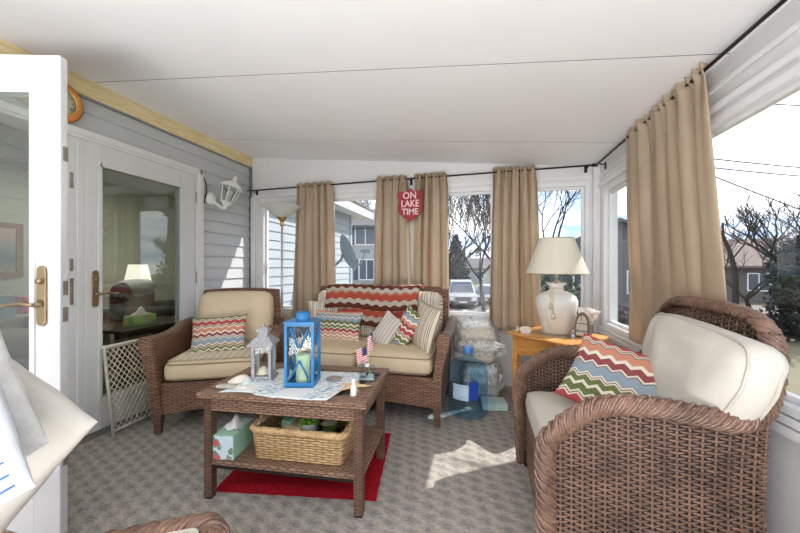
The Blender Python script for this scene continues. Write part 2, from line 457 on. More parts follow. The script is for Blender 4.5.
def leaf(n, W, H=1.955, T=.045, glass_x=(.105, .105), gz=(.24, 1.825), hxo=.057, zc=1.0):
    """leaf local: x from hinge (0) to free edge (W), y thickness 0..T (room face at y=0 side), z from .03"""
    d = thing('door_%d' % n, '', '', kind='structure')
    m = MB(); z0 = .035; z1 = z0+H
    gx0, gx1 = glass_x[0], W-glass_x[1]
    m.bx(0, gx0, 0, T, z0, z1); m.bx(gx1, W, 0, T, z0, z1); m.bx(gx0, gx1, 0, T, z0, gz[0]); m.bx(gx0, gx1, 0, T, gz[1], z1)
    m.build('door_frame', DOORW, d, bevel=.004)
    b = MB()
    for y0, y1 in ((-.006, .0), (T, T+.006)):
        b.bx(gx0-.008, gx0+.012, y0, y1, gz[0]-.008, gz[1]+.008); b.bx(gx1-.012, gx1+.008, y0, y1, gz[0]-.008, gz[1]+.008)
        b.bx(gx0, gx1, y0, y1, gz[0]-.008, gz[0]+.012); b.bx(gx0, gx1, y0, y1, gz[1]-.012, gz[1]+.008)
    b.build('glazing_bead', DOORW, d)
    MB().bx(gx0, gx1, T/2-.004, T/2+.004, gz[0], gz[1]).build('pane', DGLASS, d)
    hx = W-hxo
    for yy, sg in ((-.001, -1), (T+.001, 1)):
        p = MB()
        pl = []
        for k in range(9): a = PI*k/8; pl.append((.019*math.cos(a), .105+.019*math.sin(a)))
        for k in range(9): a = PI+PI*k/8; pl.append((.019*math.cos(a), -.105+.019*math.sin(a)))
        M = Matrix.Translation((hx, yy, zc)) @ Matrix.Rotation(PI/2, 4, 'X')
        if sg > 0: M = Matrix.Translation((hx, yy+.008, zc)) @ Matrix.Rotation(PI/2, 4, 'X')
        p.prism(pl, .008, M)
        e = p.build('lock_plate', BRASS, d, bevel=.003)
        h = MB()
        y = yy+sg*.008
        h.tube([(hx, y, .965+zc-1), (hx, y+sg*.022, .965+zc-1)], .011, 12)
        h.tube(smooth_path([(hx, y+sg*.03, .965+zc-1), (hx-.01, y+sg*.036, .967+zc-1), (hx-.04, y+sg*.038, .972+zc-1), (hx-.075, y+sg*.038, .968+zc-1), (hx-.1, y+sg*.036, .962+zc-1), (hx-.118, y+sg*.03, .966+zc-1)], 5), .0075, 8)
        h.lathe([(.0, .0), (.012, .0), (.012, .012), (0, .014)], (0, 0, 0), 10, Matrix.Translation((hx, y, zc+.06)) @ Matrix.Rotation(-sg*PI/2, 4, 'X'))
        h.build('lever_handle', BRASS, d)
    s = MB()
    for z in (.95, 1.06, 1.62, .35): s.bx(W-.0005, W+.0015, .012, .034, z-.03, z+.03)
    s.build('strike_plate', STEEL, d)
    return d
# closed leaf: hinge at far end, free edge near; local x -> -Y, local y -> -X (room face outwards = y small)
d2 = leaf(2, .865, glass_x=(.15, .088), gz=(.24, 1.845))
d2.location = (XL+.022, 2.475, 0); d2.rotation_euler = (0, 0, -PI/2)
# local y+ maps to +X for rot -90 ; shift so that thickness goes into the wall
d2.location.x = XL-.03
a_ = MB(); a_.bx(.866, .905, .004, .045, .035, 1.99); a_.bx(.906, .962, .0, .036, .035, 1.99); a_.build('astragal', DOORW, d2, bevel=.003)
for z, hh in ((1.70, .05), (1.16, .04), (.99, .085)):
    MB().bx(.921, .941, .0358, .0375, z-hh, z+hh).build('strike_plate', STEEL, d2)
hg = MB()
for z in (.3, 1.05, 1.78): hg.tube([(-.004, .05, z-.05), (-.004, .05, z+.05)], .008, 8)
hg.build('hinge', STEEL, d2)
# open leaf, swung into the room; free edge about (-1.665,.99)
d1 = leaf(1, .80, H=1.985, T=.034, glass_x=(.14, .105), gz=(.24, 1.875), hxo=.068, zc=1.03)
fx, fy = -1.682, .985; ang = math.radians(15.5)
d1.rotation_euler = (0, 0, ang)
d1.location = (fx-.80*math.cos(ang), fy-.80*math.sin(ang), 0)
# ------------------------------------------------------------------ furniture
R_ = math.radians
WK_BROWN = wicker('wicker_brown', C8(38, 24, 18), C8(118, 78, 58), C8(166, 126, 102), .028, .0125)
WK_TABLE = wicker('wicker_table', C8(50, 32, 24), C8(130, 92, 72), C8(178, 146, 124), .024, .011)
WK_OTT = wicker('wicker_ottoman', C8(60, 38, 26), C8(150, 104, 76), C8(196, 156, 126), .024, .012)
STR_D = strand('wicker_strand', C8(56, 36, 28), C8(152, 118, 100), .32)
STR_L = strand('wicker_stake', C8(72, 48, 38), C8(160, 126, 106), .32)
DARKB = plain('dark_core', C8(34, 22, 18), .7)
CREAMF = fabric('cream_cushion', C8(208, 203, 193), .02)
TANF = fabric('tan_cushion', C8(214, 196, 166), .03)
TANP = fabric('tan_piping', C8(150, 132, 106), .03)
GREYP = fabric('grey_piping', C8(196, 192, 182), .02)
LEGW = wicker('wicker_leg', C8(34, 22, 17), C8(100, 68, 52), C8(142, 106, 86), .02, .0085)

def softbox(m, c, d, r=.05, puff=.02, n=10, M=None, droop=None):
    """puffed box cushion; faces uv'd in metres"""
    hx, hy, hz = [k/2 for k in d]
    e = min(r, hx, hy, hz)*.999
    def P(p):
        q = V((max(-hx+e, min(hx-e, p.x)), max(-hy+e, min(hy-e, p.y)), max(-hz+e, min(hz-e, p.z))))
        w = p-q
        if w.length > 1e-9: q = q+w.normalized()*e
        bz = (1-(q.x/hx)**2)*(1-(q.y/hy)**2)
        s = 1 if q.z > 0 else -1
        q.z += s*puff*max(0, bz)**.7*min(1, abs(q.z)/(hz-e+1e-6))
        b2 = (1-(q.z/hz)**2 if abs(q.z) < hz else 0)
        q.x += (1 if q.x > 0 else -1)*puff*.35*b2*(1-(q.y/hy)**2 if abs(q.y) < hy else 0)*(abs(q.x) > hx-e*1.01)
        q.y += (1 if q.y > 0 else -1)*puff*.35*b2*(1-(q.x/hx)**2 if abs(q.x) < hx else 0)*(abs(q.y) > hy-e*1.01)
        if droop: q = droop(q)
        return q+V(c)
    def dist(h, k, nn):   # points concentrated towards the rounded rim
        out = []
        for i in range(nn+1):
            t_ = -1+2*i/nn; out.append(h*math.sin(t_*PI/2)*1.0)
        return out
    ax = [('x', 'y', 'z')]
    for (a, b, w, sg) in ((0, 1, 2, 1), (0, 1, 2, -1), (0, 2, 1, 1), (0, 2, 1, -1), (1, 2, 0, 1), (1, 2, 0, -1)):
        hh = (hx, hy, hz)
        A = dist(hh[a], e, n); B = dist(hh[b], e, n if w == 2 else 8)
        def fn(u, v):
            p = [0, 0, 0]; p[a] = A[min(n, round(u*n))]; nb = len(B)-1; p[b] = B[min(nb, round(v*nb))]; p[w] = sg*hh[w]
            return P(V(p))
        nb = len(B)-1
        base = len(m.uv)
        flip = (sg < 0) ^ ((a, b, w) == (0, 2, 1))
        m.grid(fn, n, nb, (2*hh[a], 2*hh[b]), flip=flip, M=M)
    return m
def piping_loop(m, c, d, r, zs, M=None, rad=.006, droop=None, puff=.02):
    """welt following the rim of a softbox of the same size, radius and puff"""
    for z in zs:
        hx, hy, hz = [k/2 for k in d]
        k_ = max(0, abs(z)-(hz-r)); ins = r-math.sqrt(max(0, r*r-k_*k_))-.003; rc = max(.012, r-ins)
        X, Y = hx-ins, hy-ins; b2 = 1-(z/hz)**2; pts = []
        N = 12
        def edge(p, q, nrm, along, half):
            for i in range(N):
                w = V(p).lerp(V(q), i/N); f = max(0, 1-(getattr(w, along)/half)**2)
                pts.append(V((w.x, w.y, z))+V(nrm)*(.35*puff*b2*f))
        def arc_(cx, cy, a0):
            for k in range(5): a = a0+PI/2*k/5; pts.append(V((cx+rc*math.cos(a), cy+rc*math.sin(a), z)))
        edge((X, -Y+rc, 0), (X, Y-rc, 0), (1, 0, 0), 'y', hy); arc_(X-rc, Y-rc, 0)
        edge((X-rc, Y, 0), (-X+rc, Y, 0), (0, 1, 0), 'x', hx); arc_(-X+rc, Y-rc, PI/2)
        edge((-X, Y-rc, 0), (-X, -Y+rc, 0), (-1, 0, 0), 'y', hy); arc_(-X+rc, -Y+rc, PI)
        edge((-X+rc, -Y, 0), (X-rc, -Y, 0), (0, -1, 0), 'x', hx); arc_(X-rc, -Y+rc, 1.5*PI)
        if droop: pts = [droop(q) for q in pts]
        pts = [q+V(c) for q in pts]; pts.append(pts[0]); m.tube(pts, rad, 6, cap=False, M=M)
def pillow(m, w, h, t, n=22, M=None, sag=0, pinch=.07, wrink=0, seed=0):
    """throw pillow in local xy (w wide, h high), thickness along z; uv in metres"""
    for sg in (1, -1):
        def fn(u, v):
            a, b = 2*u-1, 2*v-1
            a = math.sin(a*PI/2); b = math.sin(b*PI/2)
            x = a*w/2*(1-pinch*(1-b*b)); y = b*h/2*(1-pinch*(1-a*a))
            prof = max(0, (1-a*a))**.45*max(0, (1-b*b))**.45
            z = sg*t/2*prof
            if wrink: z += sg*wrink*prof**.5*(noise.noise(V((x*7+seed, y*7, sg*3)))+.5*noise.noise(V((x*16+seed, y*16, sg*5))))
            z -= sag*(1-b)*.5*0
            return V((x, y, z))
        i0 = len(m.uv)
        m.grid(fn, n, n, (w, h), flip=(sg < 0), M=M)
        # uv from positions (sin-spaced grid)
        k = 0
        for j in range(n):
            for i in range(n):
                q = [(i, j), (i+1, j), (i+1, j+1), (i, j+1)]
                q = [((math.sin((2*a/n-1)*PI/2)+1)/2*w, (math.sin((2*b/n-1)*PI/2)+1)/2*h) for a, b in q]
                m.uv[i0+k] = q[::-1] if sg < 0 else q; k += 1
    return m
def pillow_piping(m, w, h, M=None, pinch=.07, rad=.005):
    pts = []
    N = 14
    for s in range(4):
        for k in range(N):
            t_ = -1+2*k/N
            a, b = [(t_, -1), (1, t_), (-t_, 1), (-1, -t_)][s]
            pts.append(V((a*w/2*(1-pinch*(1-b*b)), b*h/2*(1-pinch*(1-a*a)), 0)))
    pts.append(pts[0]); m.tube(pts, rad, 6, cap=False, M=M)

# --- right-hand armchair, woven strand by strand
def braid(m, path, ra, rb, starts=14, pitch=.2, sr=.0075, n=5, core=True, closed=False):
    fr = frames(path); L = [0]
    for i in range(1, len(path)): L.append(L[-1]+(path[i]-path[i-1]).length)
    for s_ in range(starts):
        pts = []
        for i, p in enumerate(path):
            a = 2*PI*(s_/starts+L[i]/pitch)
            T, N, B = fr[i]
            k = (1.14, 1.02, .86)[s_ % 3]
            pts.append(p+B*math.cos(a)*ra*k+N*math.sin(a)*rb*k)
        m.tube(pts, sr, n, cap=True)
    return m
def resample(path, step):
    L = [0]
    for i in range(1, len(path)): L.append(L[-1]+(path[i]-path[i-1]).length)
    n = max(2, int(L[-1]/step)); out = []; j = 0
    for k in range(n+1):
        d = L[-1]*k/n
        while j < len(L)-2 and L[j+1] < d: j += 1
        t_ = (d-L[j])/max(1e-9, L[j+1]-L[j]); out.append(path[j].lerp(path[j+1], min(1, t_)))
    return out

ac = thing('wicker_armchair', 'large brown wicker armchair with braided rolled arms by the right window', 'armchair', (.577, 1.69, 0), R_(.6))
AO = V((.55, 1.69, 0))
NY, FY = 1.315, 2.06
half = [(.215, NY, .52), (.25, NY, .558), (.29, NY, .595), (.38, NY-.003, .652), (.53, NY-.005, .668), (.68, NY-.004, .650), (.775, NY-.002, .640), (.835, NY+.002, .672), (.864, NY+.012, .77), (.876, NY+.045, .90), (.872, NY+.12, .965), (.866, NY+.25, .985), (.865, (NY+FY)/2, .985)]
half = [(x, y, z-.012) for x, y, z in half]
ctrl = half+[(x, NY+FY-y, z) for x, y, z in half[-2::-1]]
cp = resample(smooth_path(ctrl, 12), .012)
def lean(p, z):
    w = min(1, max(0, (p.x-.62)/.17)); k = max(0, (z-.42)/.55)
    return V((p.x+w*(.045*k**1.4+.03*max(0, .3-z)/.3), p.y, z))-AO
arc = [0]
for i in range(1, len(cp)): arc.append(arc[-1]+math.hypot(cp[i].x-cp[i-1].x, cp[i].y-cp[i-1].y))
STK = .036
m = MB(); mk = MB(); core = MB()
amp = .0056; rows = int(1.02/.0100)
nst = int(arc[-1]/STK)
def at_arc(d):
    d = max(0, min(arc[-1], d)); lo, hi = 0, len(arc)-1
    while hi-lo > 1:
        mid_ = (lo+hi)//2
        if arc[mid_] <= d: lo = mid_
        else: hi = mid_
    t_ = (d-arc[lo])/max(1e-9, arc[hi]-arc[lo]); return cp[lo].lerp(cp[hi], t_), (cp[hi]-cp[lo])
stk_z = lambda p: p.z
npt = nst*4
samp = []
for k in range(npt+1):
    d = arc[-1]*k/npt; p, tg = at_arc(d)
    nn = V((tg.y, -tg.x, 0))
    nn = nn.normalized() if nn.length > 1e-6 else V((0, -1, 0))
    samp.append((d, p, nn))
for r in range(rows):
    z = .05+r*.0100
    seg = []
    for (d, p, nn) in samp+[None] if False else samp:
        if z < p.z-.004:
            o_ = amp*math.cos(PI*d/(arc[-1]/nst)+PI*(r % 2))
            zz = z+.0012*noise.noise(V((d*30, r*3.1, 0)))
            seg.append(lean(p, zz)+nn*o_)
        else:
            if len(seg) > 1: m.tube(seg, .0041, 4, cap=False)
            seg = []
    if len(seg) > 1: m.tube(seg, .0041, 4, cap=False)
for k in range(nst+1):
    p, tg = at_arc(arc[-1]*k/nst)
    mk.tube([lean(p, .03+(p.z-.03)*q/8) for q in range(9)], .0042, 5)
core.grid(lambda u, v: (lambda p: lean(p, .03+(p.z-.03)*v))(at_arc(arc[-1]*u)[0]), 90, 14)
sh = m.build('woven_shell', STR_D, ac)
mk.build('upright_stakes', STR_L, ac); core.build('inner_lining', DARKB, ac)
# braided rim: front post, arm, back, arm, post
rim = [V(lean(p, p.z+.012)) for p in cp]
n_arm = next(i for i, p in enumerate(cp) if p.y > NY+.055)
post = lambda y: smooth_path([V((.215, y, .0))-AO, V((.205, y, .2))-AO, V((.200, y, .36))-AO, V((.200, y, .45))-AO, V((.206, y, .51))-AO], 8)
for nm, path in (('arm_roll', post(NY)+rim[1:n_arm+1]), ('back_rim', rim[n_arm:-n_arm]), ('arm_roll', rim[-n_arm-1:-1]+post(FY)[::-1])):
    path = resample(path, .016)
    b = MB(); braid(b, path, .031 if nm == 'arm_roll' else .024, .018, 12, .14, .0066)
    rb = b.build(nm, STR_D, ac)
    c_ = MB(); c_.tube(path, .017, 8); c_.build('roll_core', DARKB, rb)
# apron under the seat and short feet
ap = MB()
for r in range(30):
    z = .045+r*.0098
    ap.tube([V((.235-.012*math.sin(PI*k/44)+.0045*math.cos(PI*k/2+PI*(r % 2))*1, NY+.03+(FY-NY-.06)*k/44, z))-AO for k in range(45)], .0043, 4, cap=False)
for k in range(23): ap.tube([V((.235-.012*math.sin(PI*k/22), NY+.03+(FY-NY-.06)*k/22, .03))-AO, V((.235-.012*math.sin(PI*k/22), NY+.03+(FY-NY-.06)*k/22, .335))-AO], .0042, 5)
ap.build('front_apron', STR_D, ac)
sb = MB(); sb.bx(.25-.55, .80-.55, -.345, .345, .22, .315); sb.build('seat_base', DARKB, ac)
for x in (.235, .80):
    for y in (NY+.03, FY-.03):
        MB().tube([V((x+.01, y, 0))-AO, V((x+.01, y, .08))-AO], .026, 8).build('leg', DARKB, ac)
cu = MB(); softbox(cu, (.505-.55, 0, .385), (.57, .665, .13), .055, .02, 12)
sc_ = cu.build('seat_cushion', CREAMF, ac)
pp = MB(); piping_loop(pp, (.505-.55, 0, .385), (.57, .665, .13), .055, (.045, -.045), rad=.0055); pp.build('piping', GREYP, sc_)
# back cushion leaning on the back
Mb = Matrix.Translation((.80-.55, -.115, .708)) @ Matrix.Rotation(math.radians(13), 4, 'Y') @ Matrix.Rotation(math.radians(3), 4, 'X')
bc = MB()
def bd(q):
    return V((q.x+.012*noise.noise(V((q.y*6, q.z*6, 1)))+.004*noise.noise(V((q.y*15+q.z*9, q.z*8, 1))), q.y, q.z+.014*noise.noise(V((q.y*5, 3, q.x*5)))))
M2 = Mb @ Matrix.Rotation(PI/2, 4, 'Y')
cush = lambda q: V((q.x, q.y*(1-.24*max(0, q.x/.21+.3)), q.z)) if True else q
softbox(bc, (0, 0, 0), (.42, .62, .15), .07, .035, 24, M2, lambda q: V((q.x, q.y*(1-.24*max(0, q.x/.21+.3)), q.z+.018*noise.noise(V((q.x*6, q.y*6, 2)))+.010*noise.noise(V((q.x*10+q.y*14, q.y*4, 7))))))
bk = bc.build('back_cushion', CREAMF, ac)
pp = MB(); piping_loop(pp, (0, 0, 0), (.42, .62, .15), .07, (.045, -.045), M2, .006, cush, .035); pp.build('piping', GREYP, bk)

# --- flared-arm wicker seats (loveseat and lounge chair)
def flared_seat(root, W, D=.70, mat=WK_BROWN, arm_h=.68, back_h=.93, base=.135, seat_z=.35, taper=0.0, arm_top=None):
    """local: x 0..W between outer arm feet, y 0 front..D back"""
    AT = .065
    for sg in (0, 1):
        sec = []   # cross-section (x outward = negative, z)
        prof = [(.0, base), (-.005, .3), (-.02, .45), (-.045, .56), (-.065, arm_h-.05), (-.068, arm_h-.02), (-.05, arm_h), (-.015, arm_h+.004), (.015, arm_h-.012), (.022, arm_h-.05), (.02, .56), (.04, .45), (.055, .3), (.06, base)]
        path = [0]
        for a, b in zip(prof[:-1], prof[1:]): path.append(path[-1]+math.dist(a, b))
        m = MB(); ny = 16; vs = []
        for j in range(ny+1):
            v = j/ny; y = v*D
            for x, z in prof:
                k = max(0, (z-.3)/(arm_h-.3))
                hgt = (-.03*math.sin(PI*min(1, v*1.3))+(.02*v)+.0)*k
                rnd = -.035*k*k*(1-v)**6            # front edge rolls forward
                bulge = -.05*math.sin(PI*min(1, (z-base)/(arm_h-base)))*(1-v)**4
                xx = x if sg == 0 else W-x
                vs.append((xx, y+rnd+bulge*.6-(1-v)**8*.0, z+hgt))
        n = len(prof); fs = []; uv = []
        for j in range(ny):
            for i in range(n-1):
                f = (j*n+i, j*n+i+1, (j+1)*n+i+1, (j+1)*n+i)
                a, b, c, d = (j/ny*D, path[i]), (j/ny*D, path[i+1]), ((j+1)/ny*D, path[i+1]), ((j+1)/ny*D, path[i])
                if sg == 1: f = f[::-1]; uv.append([d, c, b, a])
                else: uv.append([a, b, c, d])
                fs.append(f)
        m.add(vs, fs, uv, True)
        h = n//2
        for j in (0, ny):   # end caps as quads strips
            for i in range(h-1):
                f = [j*n+i, j*n+n-1-i, j*n+n-2-i, j*n+i+1]
                q = [(prof[k % n][0], prof[k % n][1]) for k in (i, n-1-i, n-2-i, i+1)]
                if (j == 0) ^ (sg == 1): pass
                else: f = f[::-1]; q = q[::-1]
                o0 = 0
                m.f.append(f); m.uv.append(q); m.sm.append(False)
        m.build('arm', mat, root)
        e = MB()
        ed = [(prof[k][0] if sg == 0 else W-prof[k][0], ) for k in range(n)]
    # back
    m = MB(); BT = .055
    def bf(u, v):
        L = [(0, base), (0, back_h), (1, back_h), (1, base)]
        s = v*3
        tot = u
        if s <= 1: z = base+(back_h-base)*s; y = D-BT-.02
        elif s <= 2: z = back_h; y = D-BT-.02+BT*(s-1)
        else: z = back_h-(back_h-base)*(s-2); y = D-.02
        rec = .10*max(0, (z-.3))/.6
        x = .012+(W-.024)*u
        inset = taper*max(0, (z-.55)/.4)
        x = x+(inset if u < .5 else -inset)*abs(2*u-1)
        crown = .018*(1-(2*u-1)**2)*(z > back_h-.2)
        return V((x, y+rec, z+crown))
    m.grid(bf, 20, 24, (W, 2*(back_h-base)+.06), flip=True)
    # side closures
    for sx in (0, 1):
        for k in range(8):
            a, b = k/8/3, (k+1)/8/3
            p = [bf(sx, a), bf(sx, b), bf(sx, 1-b), bf(sx, 1-a)]
            m.add(p if sx == 1 else p[::-1], [(0, 1, 2, 3)], [[(0, q.z) if i in (0, 1) else (BT, q.z) for i, q in enumerate(p if sx == 1 else p[::-1])]])
    bo = m.build('backrest', mat, root)
    r = MB(); r.tube([bf(u/20, .5) for u in range(21)], .022, 8); r.build('top_rail', mat, bo)
    # base frame
    m = MB()
    def fr_(u, v): return V((.055+(W-.11)*u, .012+.0*v, base+(seat_z-base)*v+(.022*math.sin(PI*u) if v == 0 else 0)))
    m.grid(fr_, 16, 6, (W-.11, seat_z-base))
    m.bx(.06, W-.06, .014, D-.05, seat_z-.03, seat_z-.002); m.bx(.06, W-.06, D-.06, D-.04, base, seat_z-.03)
    m.build('seat_frame', mat, root)
    for x in (.0, W-.06):
        for y in (.0, D-.075):
            q = MB(); q.add([(x+.012, y+.012, 0), (x+.05, y+.012, 0), (x+.05, y+.05, 0), (x+.012, y+.05, 0), (x, y, base+.06), (x+.06, y, base+.06), (x+.06, y+.06, base+.06), (x, y+.06, base+.06)],
                [(0,3,2,1), (4,5,6,7), (0,1,5,4), (1,2,6,5), (2,3,7,6), (3,0,4,7)],
                [[(0,0)]*4, [(0,0)]*4]+[[(0, 0), (.045, 0), (.06, base), (0, base)]]*4)
            q.build('leg', LEGW, root)
STRIPE_C = stripes('striped_cushion', [(0, C8(226, 218, 204)), (.22, C8(150, 134, 114)), (.30, C8(222, 214, 200)), (.46, C8(178, 166, 148)), (.60, C8(230, 222, 208)), (.70, C8(120, 106, 90)), (.745, C8(226, 218, 204)), (.86, C8(196, 184, 166))], .085)
STRIPE_S = stripes('striped_seat_top', [(0, C8(226, 216, 196)), (.3, C8(176, 156, 126)), (.42, C8(226, 216, 196)), (.7, C8(196, 178, 150)), (.8, C8(230, 222, 204))], .05)
STRIPE_G = stripes('pillow_grey_stripe', [(0, C8(214, 208, 198)), (.3, C8(128, 122, 116)), (.42, C8(210, 204, 196)), (.62, C8(164, 156, 146)), (.74, C8(218, 212, 204))], .03)
STRIPE_R = stripes('pillow_brown_stripe', [(0, C8(222, 212, 196)), (.24, C8(150, 132, 112)), (.34, C8(224, 214, 200)), (.55, C8(120, 104, 88)), (.62, C8(206, 194, 176)), (.8, C8(172, 154, 132)), (.9, C8(226, 218, 204))], .07)
LW, LX, LY = 1.315, -1.592, 2.335
ls = thing('wicker_loveseat', 'brown wicker two seat loveseat with striped back cushions under the windows', 'loveseat', (LX, LY, 0))
flared_seat(ls, LW, .70)
for i in range(2):
    w = (LW-.13)/2-.004; cx = .065+w/2+i*(w+.008)
    q = MB(); softbox(q, (cx, .30, .428), (w, .60, .15), .06, .018, 10)
    o_ = q.build('seat_cushion', TANF, ls)
    q = MB(); piping_loop(q, (cx, .30, .428), (w, .60, .15), .06, (.052, -.052), rad=.005); q.build('piping', TANP, o_)
    q = MB(); M = Matrix.Translation((cx, .585, .71)) @ Matrix.Rotation(math.radians(80), 4, 'X')
    softbox(q, (0, 0, 0), (w+.01, .42, .14), .065, .03, 12, M)
    q.build('back_cushion', STRIPE_C, ls)
# lounge chair, turned towards the table
ca = math.radians(24.6)
lc = thing('wicker_lounge_chair', 'brown wicker lounge chair with tan cushions in the left corner by the door', 'armchair', (-2.17, 1.77, 0), ca)
CW = .76
flared_seat(lc, CW, .70, back_h=.915, taper=.05)
q = MB(); softbox(q, (CW/2, .30, .425), (CW-.13, .62, .14), .05, .012, 10); o_ = q.build('seat_cushion', TANF, lc)
q = MB(); q.grid(lambda u, v: V((.09+(CW-.18)*u, .02+.56*v, .4955+.012*max(0, (1-(2*u-1)**2)*(1-((.02+.56*v-.30)/.31)**2))**.7+.002)), 12, 12, (CW-.18, .56)); q.build('striped_top', STRIPE_S, o_)
q = MB(); piping_loop(q, (CW/2, .30, .425), (CW-.13, .62, .14), .05, (.05, -.05), rad=.005); q.build('piping', TANP, o_)
q = MB(); M = Matrix.Translation((CW/2+.005, .545, .71)) @ Matrix.Rotation(math.radians(78), 4, 'X')
softbox(q, (0, 0, 0), (CW-.18, .44, .16), .07, .035, 14, M, lambda q: V((q.x, q.y, q.z*(1-.5*math.exp(-((q.x/.05)**2+((q.y+.03)/.05)**2))))))
o_ = q.build('back_cushion', TANF, lc)
q = MB(); q.ball((0, -.03, .062), (.012, .012, .006), 10, 6, M); q.build('button', TANP, o_)

# --- coffee table
tb = thing('coffee_table', 'brown wicker coffee table with glass inset top and lower shelf in the middle', 'table', (-.949, 1.632, 0), math.radians(4.5))
TW, TD, TH = .86, .54, .532
m = MB()
m.bx(-TW/2, TW/2, -TD/2, -TD/2+.085, TH-.028, TH); m.bx(-TW/2, TW/2, TD/2-.085, TD/2, TH-.028, TH)
m.bx(-TW/2, -TW/2+.085, -TD/2+.085, TD/2-.085, TH-.028, TH); m.bx(TW/2-.085, TW/2, -TD/2+.085, TD/2-.085, TH-.028, TH)
m.build('tabletop_rim', WK_TABLE, tb, bevel=.006)
m = MB(); m.bx(-TW/2+.085, TW/2-.085, -TD/2+.085, TD/2-.085, TH-.022, TH-.014); m.build('tabletop_weave', WK_TABLE, tb)
m = MB(); m.bx(-TW/2+.087, TW/2-.087, -TD/2+.087, TD/2-.087, TH-.012, TH-.005); m.build('glass_inset', glass('table_glass', (.88, .93, .92), 1.5), tb)
a0 = .028
m = MB()
m.bx(-TW/2+a0, TW/2-a0, -TD/2+a0, -TD/2+a0+.02, TH-.095, TH-.028); m.bx(-TW/2+a0, TW/2-a0, TD/2-a0-.02, TD/2-a0, TH-.095, TH-.028)
m.bx(-TW/2+a0, -TW/2+a0+.02, -TD/2+a0+.02, TD/2-a0-.02, TH-.095, TH-.028); m.bx(TW/2-a0-.02, TW/2-a0, -TD/2+a0+.02, TD/2-a0-.02, TH-.095, TH-.028)
m.build('apron', WK_TABLE, tb)
for sx in (-1, 1):
    for sy in (-1, 1):
        m = MB(); cx, cy = sx*(TW/2-.045), sy*(TD/2-.045)
        m.box((cx, cy, (TH-.028)/2+.004), (.042, .042, TH-.036)); l_ = m.build('leg', LEGW, tb, bevel=.003)
        m = MB(); m.box((cx, cy, .004), (.036, .036, .008)); m.build('foot_glide', DARKB, l_)
m = MB(); m.bx(-TW/2+.025, TW/2-.025, -TD/2+.03, TD/2-.03, .168, .19); m.build('shelf', WK_TABLE, tb, bevel=.004)
m = MB(); m.bx(-TW/2+.035, TW/2-.035, -TD/2+.032, -TD/2+.05, .153, .168); m.bx(-TW/2+.035, TW/2-.035, TD/2-.05, TD/2-.032, .153, .168); m.build('shelf_rail', DARKB, tb)

# --- ottoman in the foreground
ot = thing('wicker_ottoman', 'wicker ottoman with striped cushion in the near foreground', 'ottoman', (-.792, .534, 0), math.radians(31.7))
def rr(w, d, r, n=6):
    out = []
    for cx, cy, a0 in ((w/2-r, d/2-r, 0), (-w/2+r, d/2-r, PI/2), (-w/2+r, -d/2+r, PI), (w/2-r, -d/2+r, 1.5*PI)):
        for k in range(n+1):
            a = a0+PI/2*k/n; out.append((cx+r*math.cos(a), cy+r*math.sin(a)))
    return out
m = MB()
pr = rr(.40, .45, .07, 8)
m.prism(pr, .31, Matrix.Translation((0, 0, .09))); m.build('body', WK_OTT, ot, bevel=.012)
rimp = [V((x, y, .398)) for x, y in rr(.37, .42, .065, 8)]; rimp.append(rimp[0])
b = MB(); braid(b, resample(rimp, .012), .030, .026, 9, .14, .0095); ro = b.build('braided_rim', STR_L, ot)
MB().tube(rimp, .025, 8, cap=False).build('rim_core', DARKB, ro)
q = MB(); softbox(q, (0, 0, .412), (.29, .34, .04), .02, .010, 10); o_ = q.build('cushion', STRIPE_S, ot)
q = MB(); piping_loop(q, (0, 0, .412), (.29, .34, .04), .02, (.012,), rad=.006); q.build('piping', CREAMF, o_)
for sx in (-1, 1):
    for sy in (-1, 1): MB().tube([(sx*.15, sy*.17, 0), (sx*.15, sy*.17, .1)], .02, 8).build('leg', DARKB, ot)

# --- end table (pine), turned 45 degrees in the corner
PINE = NT('honey_pine'); o = PINE.obj()
c = PINE.ramp(PINE.noise(PINE.vscale(o, (2, 14, 14)), 3, 5, .6), [(.3, C8(196, 128, 60)), (.5, C8(222, 158, 84)), (.72, C8(236, 182, 112))])
PINE = PINE.done(PINE.pbr(c, .28))
ex, ey = V((.58, -.577, 0)).normalized(), None
et = thing('pine_end_table', 'honey pine end table in the corner holding the white lamp', 'end table', (.575, 2.815, 0), math.radians(-44.8))
ez = .62; ew = .56
m = MB(); m.prism(rr(ew, ew*.93, .05, 6), .022, Matrix.Translation((0, 0, ez-.022))); m.build('tabletop', PINE, et, bevel=.006)
k = ew/2-.065; k2 = ew*.93/2-.055
m = MB()
def scallop(x0, x1, z0, z1, n=18):
    pl = [(x0, z1), (x1, z1)]
    for i in range(n+1):
        u = i/n; pl.append((x1+(x0-x1)*u, z0+.035*(math.sin(PI*u)**2)*(1-.55*math.exp(-((u-.5)/.09)**2))))
    return pl[::-1]
for sy in (-1, 1):
    m.prism(scallop(-k, k, .44, .598), .016, Matrix.Translation((0, sy*k2+.008, 0)) @ Matrix.Rotation(PI/2, 4, 'X'))
for sx in (-1, 1):
    m.prism(scallop(-k2, k2, .44, .598), .016, Matrix.Translation((sx*k-.008, 0, 0)) @ Matrix.Rotation(PI/2, 4, 'Z') @ Matrix.Rotation(PI/2, 4, 'X'))
m.build('apron', PINE, et)
for sx in (-1, 1):
    for sy in (-1, 1):
        m = MB(); m.box((sx*k, sy*k2, .33), (.045, .045, .536))
        m.lathe([(.018, .0), (.022, .02), (.016, .045), (.021, .062)], (sx*k, sy*k2, 0), 12); m.build('leg', PINE, et, bevel=.003)
m = MB(); m.bx(-k, k, -k2, k2, .10, .118); m.build('lower_shelf', PINE, et)
